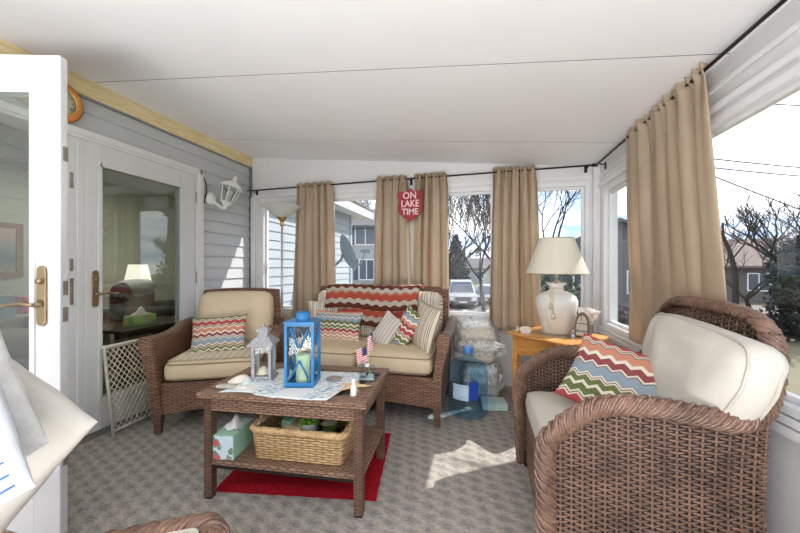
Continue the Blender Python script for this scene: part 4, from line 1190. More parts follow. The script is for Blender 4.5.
# square glass jar with sand scene and a paper flag
sj = thing('glass_jar', 'square clear glass jar of sand on the coffee table holding two small flags', 'jar', (-.600, 1.70, TZ+.001), math.radians(12))
JG = glass('jar_glass', (.88, .94, .95), 1.5)
MB().prism(rr(.085, .05, .012), .076).build('body', JG, sj, bevel=.003)
MB().lathe([(.02, .076), (.014, .078), (.014, .086), (.017, .088), (.017, .092), (.0, .092)], (0, 0, 0), 14).build('stopper', plain('jar_neck', C8(206, 214, 214), .25), sj)
m = MB(); m.grid(lambda u, v: V((-.037+.074*u, -.02+.04*v, .02+.012*math.sin(u*7+v*3))), 12, 6, (1, 1)); m.bx(-.037, .037, -.02, .02, .004, .016); m.build('sand_scene', plain('sand_and_blue', C8(176, 186, 186), .8, var=.2, scale=30), sj)
# flags
t = NT('flag_print'); uv, u, v = t.uv()
st = t.math('GREATER_THAN', t.math('FRACT', t.math('MULTIPLY', v, 6.5)), .5)
c = t.mix(st, C8(232, 226, 226), C8(188, 40, 62))
FLAGM = t.done(t.pbr(c, .7))
FNAV = plain('flag_navy', C8(44, 58, 106), .7)
def flag(label, loc, rz, tilt, folded):
    f_ = thing('stick_flag', label, 'flag', loc, rz)
    Mt = Matrix.Rotation(tilt, 4, 'Y')
    MB().tube([Mt @ V((0, 0, -.03)), Mt @ V((0, 0, .15))], .002, 6).build('stick', plain('flag_stick', C8(196, 170, 120), .6), f_)
    m = MB()
    if folded:
        m.grid(lambda u, v: Mt @ V((.001+.05*u, .016*math.sin(u*6), .148-.075*(1-v)-.03*u)), 12, 6, (1, 1))
    else:
        m.grid(lambda u, v: Mt @ V((.001+.062*u, .012*math.sin(u*7), .05+.075*v-.02*u)), 12, 6, (1, 1))
    m.build('striped_cloth', FLAGM, f_, solid=.0008)
    m = MB(); m.grid(lambda u, v: Mt @ V((-.0005+(.026)*u, -.002+.016*math.sin(u*2.5), (.148 if folded else .125)-.04*(1-v)-.010*u)), 6, 4, (1, 1)); m.build('navy_canton', FNAV, f_, solid=.0012)
    return f_
flag('small striped flag with navy corner drooping to the left from the glass jar', (-.590, 1.70, TZ+.094-.035), PI*.97, .12, False)
flag('small furled flag standing upright behind the drooping flag in the glass jar', (-.588, 1.712, TZ+.094+.012), -1.2, -.10, True)
o = MB().box((0, 0, .004), (.075, .04, .008)).build('mobile_phone', plain('phone_black', C8(44, 44, 48), .25), bevel=.002); at(o, (-.60, 1.79, TZ), (0, 0, .1)); tag(o, 'flat black phone near the back right corner of the coffee table', 'phone')

# ------------------------------------------------------------------ on the lower shelf
SZ = .1905
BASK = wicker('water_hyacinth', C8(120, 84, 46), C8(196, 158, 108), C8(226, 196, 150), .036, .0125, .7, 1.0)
bk_ = thing('woven_basket', 'rectangular natural woven basket on the lower shelf of the coffee table', 'basket', (-.885, 1.568, SZ), TA)
BW, BD, BH = .49, .27, .15
def wall_ring(w0, d0, w1, d1, h, r, n=8):
    a = rr(w0, d0, r, n); b = rr(w1, d1, r, n)
    return a, b
m = MB()
p0, p1 = rr(BW-.03, BD-.03, .03, 8), rr(BW, BD, .035, 8)
N = len(p0); L = [0]
for i in range(N): L.append(L[-1]+math.dist(p1[i], p1[(i+1) % N]))
for inn in (0, 1):
    vs = []; uv = []; fs = []; K = 8
    for j in range(K+1):
        v = j/K
        for i in range(N):
            x = p0[i][0]+(p1[i][0]-p0[i][0])*v; y = p0[i][1]+(p1[i][1]-p0[i][1])*v
            bul = .006*math.sin(v*PI*7)*0
            q = V((x, y, .002+BH*v))
            if inn: q = V((x*(1-.03/BW*2*.5), y*(1-.03/BD*2*.5), .008+(BH-.006)*v))
            # hand holes: dip the rim at the short ends
            if abs(y) < .05 and v > .6: q.z -= .0
            vs.append(q)
    for j in range(K):
        for i in range(N):
            i2 = (i+1) % N
            f = (j*N+i, j*N+i2, (j+1)*N+i2, (j+1)*N+i); q = [(L[i], j/K*BH), (L[i+1], j/K*BH), (L[i+1], (j+1)/K*BH), (L[i], (j+1)/K*BH)]
            if inn: f = f[::-1]; q = q[::-1]
            fs.append(f); uv.append(q)
    m.add(vs, fs, uv, True)
m.build('woven_side', BASK, bk_)
MB().prism(p0, .008).build('bottom', BASK, bk_)
rp = [V((x*.985, y*.975, BH)) for x, y in p1]; rp.append(rp[0])
STRAW = strand('straw_strand', C8(176, 134, 84), C8(230, 200, 156), .7, 20)
b = MB(); braid(b, resample(rp, .01), .012, .01, 4, .06, .0075); b.build('rim', STRAW, bk_)
for s in (-1, 1): MB().tube(smooth_path([(s*(BW/2-.004), -.05, BH-.005), (s*(BW/2), -.03, BH+.02), (s*(BW/2), .03, BH+.02), (s*(BW/2-.004), .05, BH-.005)], 6), .007, 6).build('handle', STRAW, bk_)
def in_b(x, y, z): return (Matrix.Translation(bk_.location) @ Matrix.Rotation(TA, 4, 'Z')) @ V((x, y, z))
cn = thing('jar_candle', 'round jar candle with cream wax at the right end of the basket', 'candle', in_b(.125, -.02, .01))
MB().lathe([(0, 0), (.05, 0), (.053, .006), (.053, .155), (.049, .155), (.049, .006), (0, .006)], (0, 0, 0), 28).build('jar', glass('green_jar', (.55, .66, .45), 1.5), cn)
MB().lathe([(0, .007), (.048, .007), (.048, .142), (.03, .146), (0, .145)], (0, 0, 0), 24).build('wax', plain('cream_wax', C8(226, 222, 196), .6), cn)
MB().lathe([(.0535, .05), (.0535, .11)], (0, 0, 0), 28, closed=True).build('dark_band', plain('jar_label_dark', C8(48, 52, 40), .5), cn)
gp = thing('small_planter', 'small grey pot with a bright green succulent inside the basket', 'plant pot', in_b(.02, -.025, .01))
MB().lathe([(0, 0), (.036, 0), (.046, .13), (.047, .15), (.043, .15), (.04, .12), (0, .12)], (0, 0, 0), 24).build('pot', plain('pot_grey', C8(176, 178, 176), .5), gp)
m = MB(); rnd = random.Random(4)
for k in range(26):
    a = rnd.uniform(0, 2*PI); r = rnd.uniform(.005, .034); M = Matrix.Translation((r*math.cos(a), r*math.sin(a), .135)) @ Matrix.Rotation(a, 4, 'Z') @ Matrix.Rotation(rnd.uniform(.2, 1.0), 4, 'Y')
    m.ball((0, 0, .012), (.007, .010, .022), 6, 5, M)
m.build('succulent', plain('leaf_green', C8(112, 160, 40), .5, var=.15), gp)
o = MB().box((0, 0, .07), (.05, .10, .14)).build('notebook', plain('mint_book', C8(150, 208, 176), .6), bevel=.002); at(o, in_b(-.125, .03, .012), (0, .12, TA)); tag(o, 'mint green book standing at the left end of the basket', 'book')
o = MB().prism(rr(.11, .13, .02), .12).build('folded_napkins', plain('napkin_tan', C8(222, 196, 160), .8), bevel=.006); at(o, in_b(-.055, .02, .012), (0, 0, TA)); tag(o, 'folded tan napkins stacked in the basket between the mint book and the pot', 'napkins')
# floral tissue box
t = NT('floral_print'); uv, u, v = t.uv()
vo = t.n('ShaderNodeTexVoronoi'); vo.inputs['Scale'].default_value = 24; vo.inputs['Randomness'].default_value = .85; t.l(uv, vo.inputs['Vector'])
dd = t.math('ADD', vo.outputs['Distance'], t.math('MULTIPLY', t.math('SUBTRACT', t.noise(uv, 90, 2), .5), .5))
sel = t.sep(vo.outputs['Color'])[0]
petal = t.mix(t.math('GREATER_THAN', sel, .45), C8(222, 96, 110), C8(238, 150, 140))
c = t.mix(t.math('LESS_THAN', dd, .55), C8(214, 230, 242), C8(110, 150, 120))
c = t.mix(t.math('LESS_THAN', dd, .40), c, petal)
c = t.mix(t.math('LESS_THAN', dd, .16), c, C8(176, 40, 60))
keep = t.math('LESS_THAN', t.math('FRACT', t.math('MULTIPLY', sel, 7.3)), .72)
c = t.mix(keep, C8(214, 230, 242), c)
FLOR = t.done(t.pbr(c, .45))
MINT = plain('mint_card', C8(166, 216, 190), .5)
tx = thing('floral_box', 'mint tissue box with rose floral front at the left of the lower shelf', 'tissue box', (-1.262, 1.478, SZ), math.radians(9))
m = MB(); m.box((0, 0, .06), (.115, .20, .12)); m.build('box', MINT, tx, bevel=.002)
MB().box((0, -.1005, .06), (.111, .002, .116)).build('floral_front', FLOR, tx)
m = MB(); m.box((.03, .02, .121), (.05, .14, .002)); m.build('floral_top', FLOR, tx)
m = MB(); m.grid(lambda u, v: V((-.03+.07*u, -.05+.10*v, .122+.05*math.sin(PI*u)*math.sin(PI*v)+.012*math.sin(9*u+5*v))), 14, 14, (1, 1)); m.build('tissue', plain('tissue_white', C8(244, 244, 244), .8), tx, solid=.001)

# ------------------------------------------------------------------ on the floor
t = NT('red_shag'); o = t.obj()
c = t.ramp(t.noise(o, 120, 3, .7), [(.3, C8(150, 14, 30)), (.7, C8(214, 40, 58))])
h = t.noise(o, 220, 2, .7)
SHAG = t.done(t.pbr(c, .95, 0, t.bump(h, 1, .012), .1))
m = MB()
m.grid(lambda u, v: V((-.42+.84*u+.0015*math.sin(v*40), -.33+.66*v+.0015*math.sin(u*50), .002+.012*min(1, 12*min(u, 1-u, v, 1-v))+.004*noise.noise(V((u*90, v*70, 0))))), 90, 70, (1, 1))
m.bx(-.415, .415, -.325, .325, .001, .004)
o = m.build('red_rug', SHAG); at(o, (-.965, 1.80, 0), (0, 0, math.radians(9))); tag(o, 'bright red shag rug on the carpet under the coffee table', 'rug')

bt = thing('water_bottle', 'large clear blue water jug on the carpet beside the loveseat', 'water jug', (-.10, 2.64, 0))
bt.scale = (1.16, 1.16, 1.06)
BB = glass('blue_polycarbonate', (.74, .90, 1.0), 1.5)
prof = [(0, .012), (.10, .006), (.122, .012), (.130, .03), (.130, .10), (.126, .108), (.126, .118), (.131, .126), (.131, .21), (.126, .218), (.126, .228), (.131, .236), (.131, .30), (.127, .308), (.127, .316), (.131, .326), (.125, .355), (.10, .385), (.06, .405), (.034, .418), (.029, .43), (.029, .468)]
MB().lathe(prof, (0, 0, 0), 40, closed=True).build('body', BB, bt)
MB().lathe([(.030, .445), (.033, .447), (.033, .490), (.03, .494), (0, .494)], (0, 0, 0), 24).build('cap', plain('cap_blue', C8(90, 150, 226), .35), bt)
LAB = plain('jug_label_blue', C8(24, 70, 170), .4)
m = MB(); m.grid(lambda u, v: (lambda a, z: V((.1345*math.cos(a), .1345*math.sin(a), z)))(-PI/2+.10+.45*u, .15+.14*v*(1-.25*abs(u-.5))), 8, 6, (1, 1)); m.build('blue_label', LAB, bt)
m = MB(); m.grid(lambda u, v: (lambda a, z: V((.134*math.cos(a), .134*math.sin(a), z)))(-PI/2-.75+.82*u, .145+.11*v), 8, 4, (1, 1)); m.build('pale_label', plain('jug_label_pale', C8(186, 212, 232), .4), bt)

# plastic bags
def bagmat():
    t = NT('clear_plastic_bag'); o = t.obj()
    tr = t.n('ShaderNodeBsdfTransparent'); tr.inputs[0].default_value = (.96, .97, .97, 1)
    p = t.n('ShaderNodeBsdfPrincipled'); p.inputs['Base Color'].default_value = (*C8(232, 236, 236), 1); p.inputs['Roughness'].default_value = .14
    nb = t.bump(t.noise(t.vscale(o, (1, 1, .45)), 11, 3, .55), 1, .04); t.l(nb, p.inputs['Normal'])
    lw = t.n('ShaderNodeLayerWeight'); lw.inputs[0].default_value = .5; t.l(nb, lw.inputs['Normal'])
    crease = t.ramp(t.noise(t.vscale(o, (1, 1, .45)), 15, 3, .6), [(.44, (0, 0, 0)), (.50, (.5, .5, .5)), (.56, (0, 0, 0))])
    f = t.math('MINIMUM', t.math('ADD', t.math('ADD', t.math('MULTIPLY', t.math('POWER', lw.outputs['Facing'], 2), .55), .10), t.math('MULTIPLY', crease, .7)), .85)
    mx = t.n('ShaderNodeMixShader'); t.l(f, mx.inputs[0]); t.l(tr.outputs[0], mx.inputs[1]); t.l(p.outputs[0], mx.inputs[2])
    return t.done(mx.outputs[0])
BAG = bagmat()
t = NT('packed_textile'); o = t.obj()
pat = t.ramp(t.noise(o, 16, 2, .5), [(.50, (0, 0, 0)), (.52, (1, 1, 1)), (.56, (1, 1, 1)), (.58, (0, 0, 0))])
c = t.mix(t.math('MULTIPLY', pat, .55), C8(232, 228, 220), C8(140, 142, 142))
PRINT_ = t.done(t.pbr(c, .85))
WTX, CTX, GTX = fabric('white_bedding', C8(240, 240, 238), .02), fabric('cream_bedding', C8(214, 202, 184), .04), fabric('grey_bedding', C8(186, 186, 184), .04)
def lump(m, c, r, seed, amt=.14, fr_=4, n=40, k=24, sq=.6):
    def fn(d):
        e = 1/((abs(d.x)**3+abs(d.y)**3+abs(d.z)**3)**(1/3)); e = 1+(e-1)*sq
        rid = abs(noise.noise(V((d.x*fr_+seed, d.y*fr_, d.z*fr_*.5))))
        return e*(1+amt*noise.noise(d*2+V((seed, 0, 0)))-amt*.9*max(0, .18-rid)*3)
    m.ball(c, r, n, k, fn=fn)
def bag(label, loc, r, seed, layers, knot=None):
    b = thing('plastic_bag', label, 'bag', loc)
    z = .012
    rnd = random.Random(seed)
    for (fw_, fd, fh, mm) in layers:
        q = MB(); softbox(q, (0, 0, 0), (fw_, fd, fh), fh*.48, .012, 10, Matrix.Translation((rnd.uniform(-.015, .015), rnd.uniform(-.01, .01), z+fh/2)) @ Matrix.Rotation(rnd.uniform(-.2, .2), 4, 'Z'), lambda p: V((p.x, p.y, p.z+.012*noise.noise(p*9+V((seed, z, 0))))))
        q.build('folded_bedding', mm, b); z += fh*.93
    m = MB(); lump(m, (0, 0, r[2]*1.0+.004), r, seed, .10, 3, 90, 60, .75)
    m.build('clear_film', BAG, b)
    if knot:
        m = MB()
        def kn(u, v):
            a = 2*PI*u; p = V(knot[0]).lerp(V(knot[1]), v); rad = .07*(1-v)**.7+.016+.016*math.sin(5*a+6*v)*(1-.5*v)+.05*max(0, v-.7)
            d = (V(knot[1])-V(knot[0])).normalized(); x = d.orthogonal().normalized(); y = d.cross(x)
            return p+x*rad*math.cos(a)+y*rad*math.sin(a)
        m.grid(kn, 36, 12, (1, 1), closed_u=True); m.build('gathered_neck', BAG, b)
    return b
bag('lower clear plastic bag of folded white bedding on the carpet behind the blue water jug', (.0, 3.02, .0), (.185, .155, .165), 2, [(.29, .24, .11, GTX), (.28, .23, .10, PRINT_), (.25, .2, .08, WTX)])
bag('upper big clear plastic bag of bedding stacked beside the loveseat arm', (-.045, 3.0, .322), (.20, .17, .185), 9, [(.33, .27, .09, CTX), (.33, .27, .10, PRINT_), (.31, .25, .10, CTX), (.24, .2, .06, WTX)], ((.13, -.09, .12), (.24, -.15, .13)))
o = MB().box((0, 0, .03), (.20, .16, .055)).build('storage_box_lid', plain('pale_aqua_lid', C8(190, 214, 216), .4), bevel=.008); at(o, (.10, 2.80, 0), (0, 0, .15)); tag(o, 'pale aqua flat box on the carpet to the right of the water jug', 'box')

# lattice safety gate leaning on the closed door leaf
sgm = plain('gate_wood', C8(196, 190, 176), .5)
gt = thing('lattice_gate', 'white lattice safety gate leaning on the glass door behind the lounge chair', 'safety gate', (-2.405, 1.70, 0))
def G(s, h):  # s along +y, h up along the leaning plane
    return V((-.085*(h/.60), s, .004+h*.99))
for s in (0.0, .40):
    MB().tube([G(s, 0), G(s, .615)], .012, 4).build('post', sgm, gt)
m = MB(); m.tube([G(-.015, .60), G(.43, .60)], .013, 4); m.build('top_bar', sgm, gt)
m = MB(); m.tube([G(.0, .035), G(.40, .035)], .010, 4); m.build('bottom_bar', sgm, gt)
lat = MB()
LS = .05
def clip_line(s0, dr):
    pts = []
    # line s = s0 + dr*h*.75
    h0, h1 = .04, .59
    hs = []
    for h in [h0+(h1-h0)*k/60 for k in range(61)]:
        s = s0+dr*h*.72
        if .0 <= s <= .40: hs.append(h)
    if len(hs) > 2:
        off = V((.004*dr, 0, 0)); return [G(s0+dr*hs[0]*.72, hs[0])+off, G(s0+dr*hs[-1]*.72, hs[-1])+off]
for k in range(-14, 24):
    for dr in (1, -1):
        q = clip_line(k*LS*.72, dr)
        if q: lat.tube(q, .0035, 4)
lat.build('lattice', plain('gate_cord', C8(214, 206, 186), .5), gt)

# ------------------------------------------------------------------ on the end table
EZ = .6205
o = MB()
o.prism(rr(.30, .30, .02), .004); o = o.build('glass_mat', glass('mat_glass', (.9, .95, .94), 1.5)); at(o, (.585, 2.83, EZ), (0, 0, math.radians(-44.8))); tag(o, 'square glass mat on the pine end table under the white lamp', 'mat')
fs_ = thing('fish_figurine', 'small white fish figurine at the front left corner of the pine end table', 'figurine', (.33, 2.785, EZ), math.radians(-10))
def outline(pts, t_, M): return MB().prism(pts, t_, M)
fp = [(-.05, .03)]
for k in range(13): a = PI-PI*k/12; fp.append((.015+.045*math.cos(a)*1.0, .03+.026*math.sin(a)))
fp += [(.062, .03)]
for k in range(1, 12): a = -PI*k/12; fp.append((.015+.045*math.cos(a), .03+.026*math.sin(a)))
fp = fp[1:]
Mf = Matrix.Translation((0, .008, 0)) @ Matrix.Rotation(PI/2, 4, 'X')
MB().prism(fp, .016, Mf).build('body', plain('fish_white', C8(222, 220, 212), .6), fs_, bevel=.004)
MB().prism([(-.028, .03), (-.058, .062), (-.052, .032), (-.06, .006)], .012, Matrix.Translation((0, .006, 0)) @ Matrix.Rotation(PI/2, 4, 'X')).build('tail', plain('fish_white', C8(214, 212, 204), .6), fs_, bevel=.003)
MB().bx(-.02, .045, -.012, .012, 0, .008).build('base', plain('fish_white', C8(222, 220, 212), .6), fs_)
pq = thing('arched_plaque', 'gothic arched wooden plaque with a beach scene right of the white lamp', 'plaque', (.735, 2.72, EZ), math.radians(-38))
def arch(w, h, n=10):
    out = [(-w/2, 0), (w/2, 0), (w/2, h*.5)]
    for k in range(1, n): a = k/n; out.append((w/2*(1-a**1.6), h*.5+h*.5*math.sin(a*PI/2)**.9))
    out.append((0, h))
    return out+[(-x, z) for x, z in out[-2:2:-1]]+[(-w/2, h*.5)]
Mp = Matrix.Rotation(PI/2-.08, 4, 'X')
MB().prism(arch(.105, .185), .045, Matrix.Translation((0, .033, 0)) @ Mp).build('frame', plain('plaque_wood', C8(120, 108, 98), .6, var=.1), pq, bevel=.002)
t = NT('beach_picture'); xyz = t.sep(t.obj())
n_ = t.math('ADD', t.math('MULTIPLY', t.noise(t.obj(), 40, 3), .05), xyz[2])
c = t.ramp(t.math('DIVIDE', n_, .2), [(.0, C8(186, 176, 150)), (.2, C8(214, 208, 192)), (.32, C8(120, 140, 146)), (.40, C8(214, 216, 210)), (.75, C8(222, 214, 200))], 'CONSTANT')
MB().prism([(x*.74, z*.82+.012) for x, z in arch(.105, .185)], .002, Matrix.Translation((0, -.0125, 0)) @ Mp).build('picture', t.done(t.pbr(c, .4)), pq)
m = MB(); m.box((0, -.0135-.006, .105), (.088, .003, .005)); m.box((0, -.0135-.002, .15), (.003, .003, .055)); m.build('tracery', plain('tracery_dark', C8(90, 84, 80), .6), pq)
co = thing('coral_sculpture', 'white branching coral ornament at the right of the pine end table', 'ornament', (.80, 2.865, EZ))
CORL = plain('coral_white', C8(240, 232, 226), .6, var=.04)
m = MB(); rnd = random.Random(8)
MB().lathe([(0, 0), (.045, 0), (.048, .01), (.03, .02), (0, .022)], (0, 0, 0), 20).build('base', glass('coral_base', (.9, .92, .92), 1.5), co)
def cor(p, d, L, r, k):
    q = p+d*L; mid_ = p.lerp(q, .5)+V((rnd.uniform(-.006, .006), rnd.uniform(-.006, .006), 0))
    m.tube(smooth_path([p, mid_, q], 3), [r+(r*.75-r)*i/6 for i in range(7)], 6); m.ball(q, r*.95, 8, 6)
    if k:
        for _ in range(rnd.choice((2, 3))):
            dd = (d+V((rnd.uniform(-.9, .9), rnd.uniform(-.7, .7), rnd.uniform(-.1, .5)))).normalized(); cor(q, dd, L*.72, r*.8, k-1)
for k in range(7):
    a = k*2*PI/7; cor(V((.012*math.cos(a), .012*math.sin(a), .015)), V((.35*math.cos(a), .35*math.sin(a), 1)).normalized(), .075, .011, 3)
m.build('coral_branches', CORL, co)

# ------------------------------------------------------------------ foreground pillows on a low bench
bn = thing('low_bench', 'low wicker bench at the lower left carrying the two foreground pillows', 'bench', (-1.36, .49, 0))
m = MB(); m.prism(rr(.46, .46, .05), .12, Matrix.Translation((0, 0, .20))); m.build('seat', WK_OTT, bn, bevel=.01)
for sx in (-1, 1):
    for sy in (-1, 1): MB().tube([(sx*.18, sy*.18, 0), (sx*.18, sy*.18, .21)], .02, 8).build('leg', DARKB, bn)
BEIGE = fabric('beige_velvet', C8(200, 197, 190), .03, wr=.1)
fw = V((-math.sin(.2407), math.cos(.2407), 0)); rt = V((math.cos(.2407), math.sin(.2407), 0))
def big_pillow(root_c, n, spin, w, h, t_, mat, name_, label, seed, wr, extra=None):
    root = thing(name_, label, 'pillow', root_c)
    n = V(n).normalized(); x = V((0, 0, 1)).cross(n).normalized(); y = n.cross(x)
    M = Matrix((x, y, n)).transposed().to_4x4() @ Matrix.Rotation(spin, 4, 'Z')
    m = MB(); pillow(m, w, h, t_, 36, M, pinch=.05, wrink=wr, seed=seed); m.build('cover', mat, root)
    if extra: extra(root, M)
    return root
# centre of the beige pillow: camera ray of depth .82
bpc = fw*.82+rt*(-1.365*.82)+V((0, 0, 1.15-.535*.82))
big_pillow(bpc, (-fw.x+.06, -fw.y, .02), R(-38), .50, .50, .17, BEIGE, 'beige_pillow', 'large plain beige pillow with a pointed corner, rearmost of the foreground pillows', 5, .020)
t = NT('white_boucle'); o = t.obj()
h = t.noise(o, 110, 3, .7)
BOUC = t.done(t.pbr(t.ramp(t.noise(o, 30, 3), [(.3, C8(200, 200, 200)), (.7, C8(220, 220, 218))]), .9, 0, t.bump(h, .7, .006), .1))
NAVY = plain('letter_blue', C8(52, 92, 150), .8)
def letters(root, M):
    def sfz(x, y):
        a, b = x/.18, y/.18
        return .05*max(0, 1-a*a)**.45*max(0, 1-b*b)**.45+.003
    for ch, x in (('O', .098), ('H', .134), ('I', .164)):
        c = bpy.data.curves.new('t', 'FONT'); c.body = ch; c.size = .074; c.align_x = 'CENTER'; c.align_y = 'CENTER'; c.extrude = .0003; c.offset = -.001
        o = bpy.data.objects.new('t', c); COL.objects.link(o)
        me = bpy.data.meshes.new_from_object(o.evaluated_get(bpy.context.evaluated_depsgraph_get()))
        bpy.data.objects.remove(o); bpy.data.curves.remove(c)
        for v in me.vertices:
            px, py = v.co.x*.62+x, v.co.y+.140
            v.co = M @ V((px, py, sfz(px, py)+.0025+v.co.z))
        me.materials.clear(); me.materials.append(NAVY)
        n_ = bpy.data.objects.new('lettering', me); COL.objects.link(n_); n_.parent = root
wpc = fw*.66+rt*(-1.515*.66)+V((0, 0, 1.15-.50*.66))
big_pillow(wpc, (-fw.x+.05, -fw.y, .45), R(-50), .42, .42, .12, BOUC, 'boucle_pillow', 'white textured pillow between the beige pillow and the lettered pillow', 9, .008)
LP = plain('letter_pillow_white', C8(204, 208, 216), .85)
lpc = fw*.545+rt*(-1.556*.545)+V((0, 0, 1.15-.578*.545))
big_pillow(lpc, (-fw.x+.05, -fw.y, .35), R(-56), .36, .36, .10, LP, 'letter_pillow', 'small white pillow printed with blue letters at the lower left edge', 19, .004, letters)
# ------------------------------------------------------------------ house interior seen through the french doors
IW = plain('inside_wall_sage', C8(186, 192, 176), .7, var=.02)
m = MB(); IX = -5.6
m.bx(IX-.1, IX, -.6, 5.2, 0, 2.45); m.bx(IX, XL-.17, -.7, -.6, 0, 2.45); m.bx(IX, XL-.17, 5.2, 5.3, 0, 2.45)
m.bx(XL-.17, XL-.162, -.6, DY0-.05, 0, 2.45); m.bx(XL-.17, XL-.162, DY1+.05, 5.2, 0, 2.45); m.bx(XL-.17, XL-.162, DY0-.05, DY1+.05, DZ+.09, 2.45)
struct(m.build('wall_inside', IW))
struct(MB().bx(IX, XL-.16, -.6, 5.2, -.06, 0).build('floor_inside', plain('inside_floor', C8(120, 96, 76), .5)))
struct(MB().bx(IX, XL-.16, -.6, 5.2, 2.45, 2.5).build('ceiling_inside', plain('inside_ceiling', C8(206, 208, 200), .7)))
pf = thing('framed_picture', 'wood framed beach picture on the indoor wall behind the open glass door', 'picture', (IX+.005, 2.52, 1.02))
WOODF = plain('picture_wood', C8(140, 100, 64), .45)
m = MB(); w, h, b = .74, .66, .06
m.bx(0, .03, -w/2, w/2, 0, b); m.bx(0, .03, -w/2, w/2, h-b, h); m.bx(0, .03, -w/2, -w/2+b, b, h-b); m.bx(0, .03, w/2-b, w/2, b, h-b)
m.build('frame', WOODF, pf)
t = NT('seascape'); xyz = t.sep(t.obj()); n_ = t.math('ADD', xyz[2], t.math('MULTIPLY', t.noise(t.obj(), 6, 4), .12))
MB().bx(.002, .012, -w/2+b, w/2-b, b, h-b).build('canvas', t.done(t.pbr(t.ramp(n_, [(.1, C8(176, 160, 130)), (.28, C8(90, 118, 122)), (.42, C8(150, 150, 150)), (.6, C8(196, 170, 160))]), .5)), pf)
fn_ = thing('ceiling_fan', 'white ceiling fan inside the house above the indoor room', 'ceiling fan', (-4.15, 1.75, 2.0))
MB().lathe([(0, .45), (.06, .45), (.05, .41), (.015, .40), (.015, .1), (.09, .08), (.10, .0), (.07, -.03), (0, -.04)], (0, 0, 0), 20).build('motor', plain('fan_white', C8(214, 214, 208), .4), fn_)
for k in range(5):
    a = k*2*PI/5+.35
    MB().box((.36, 0, .03), (.50, .12, .008), Matrix.Rotation(a, 4, 'Z') @ Matrix.Rotation(.12, 4, 'X')).build('blade', plain('fan_blade', C8(196, 186, 168), .5), fn_, bevel=.003)
# sofa and storage
OLV = fabric('olive_sofa', C8(112, 108, 84), .08)
so = thing('olive_sofa', 'olive fabric sofa indoors seen through the open glass door', 'sofa', (-4.25, 1.45, 0))
m = MB(); m.bx(-.45, .45, -1, 1, .08, .36); m.build('base', OLV, so, bevel=.03)
for i in range(3):
    q = MB(); softbox(q, (.05, -.6+.6*i, .44), (.75, .58, .18), .07, .03, 8); q.build('seat_cushion', OLV, so)
for s in (-1, 1):
    q = MB(); softbox(q, (0, s*1.02, .36), (.9, .2, .55), .09, .02, 8); q.build('arm', OLV, so)
q = MB(); softbox(q, (-.42, 0, .42), (.2, 2.2, .40), .09, .02, 8); q.build('backrest', OLV, so)
cn_ = thing('console_table', 'pale console table indoors behind the olive sofa', 'table', (-5.05, 2.35, 0))
MB().bx(-.3, .3, -1.0, 1.0, .55, .60).build('tabletop', plain('console_top', C8(150, 156, 150), .5), cn_)
for sx in (-1, 1):
    for sy in (-1, 1): MB().box((sx*.26, sy*.95, .275), (.05, .05, .55)).build('leg', plain('console_leg', C8(120, 116, 104), .5), cn_)
for label, y, col, hh in (('blue grey plastic storage bin on the indoor console table', 2.15, C8(120, 140, 156), .24), ('small blue box beside the storage bin indoors', 2.88, C8(40, 80, 170), .14), ('red and orange package behind the blue box indoors', 2.75, C8(206, 70, 40), .2)):
    w_ = .62 if hh > .22 else .17
    o = MB().box((0, 0, hh/2), (.3 if hh != .2 else .16, w_, hh)).build('storage_bin' if hh > .22 else 'package', plain('bin_%d' % (hh*100), col, .4), bevel=.012)
    at(o, (-5.0 if hh != .2 else -5.22, y, .60)); tag(o, label, 'bin' if hh > .22 else 'package')
# side table and tissue box just inside the closed leaf
dk = thing('dark_side_table', 'dark wooden table indoors behind the closed glass door', 'table', (-3.45, 2.75, 0))
DW = plain('dark_wood', C8(44, 36, 32), .3)
MB().bx(-.3, .3, -.45, .45, .53, .56).build('tabletop', DW, dk, bevel=.006)
for sx in (-1, 1):
    for sy in (-1, 1): MB().box((sx*.26, sy*.41, .265), (.045, .045, .53)).build('leg', DW, dk)
MB().bx(-.29, .29, -.43, .43, .2, .22).build('shelf', DW, dk)
o_ = thing('tissue_box', 'yellow and aqua tissue box on the dark table behind the closed glass door', 'tissue box', (-3.35, 2.62, .562))
t = NT('tissue_box_print'); c = t.ramp(t.noise(t.obj(), 14, 2), [(.42, C8(226, 214, 96)), (.5, C8(120, 206, 190)), (.6, C8(200, 224, 120))])
MB().box((0, 0, .05), (.12, .24, .10)).build('box', t.done(t.pbr(c, .5)), o_)
m = MB(); m.grid(lambda u, v: V((-.04+.08*u, -.07+.14*v, .10+.07*math.sin(PI*u)*math.sin(PI*v)+.012*math.sin(9*u+6*v))), 12, 12, (1, 1)); m.build('tissue', plain('tissue_white2', C8(244, 244, 244), .8), o_, solid=.001)
ch = thing('dark_recliner', 'dark armchair with grey throw indoors behind the closed glass door', 'armchair', (-4.15, 3.6, 0), .5)
DKF = fabric('dark_upholstery', C8(60, 58, 60), .1)
q = MB(); softbox(q, (0, 0, .30), (.8, .8, .34), .08, .02, 8); q.build('seat', DKF, ch)
q = MB(); softbox(q, (-.38, 0, .62), (.22, .8, .62), .1, .03, 8); q.build('backrest', DKF, ch)
for s in (-1, 1):
    q = MB(); softbox(q, (.02, s*.42, .42), (.8, .18, .44), .08, .02, 8); q.build('arm', DKF, ch)
q = MB(); softbox(q, (-.36, 0, .86), (.28, .6, .2), .09, .02, 8); q.build('grey_throw', fabric('grey_throw', C8(170, 172, 172), .05), ch)
il = thing('indoor_lamp', 'table lamp with white shade glowing indoors behind the closed glass door', 'table lamp', (-5.1, 3.95, 0))
MB().lathe([(0, 0), (.18, 0), (.18, .02), (.05, .03), (.05, .78), (.10, .82), (.03, .95), (0, .95)], (0, 0, 0), 20).build('stand', DW, il)
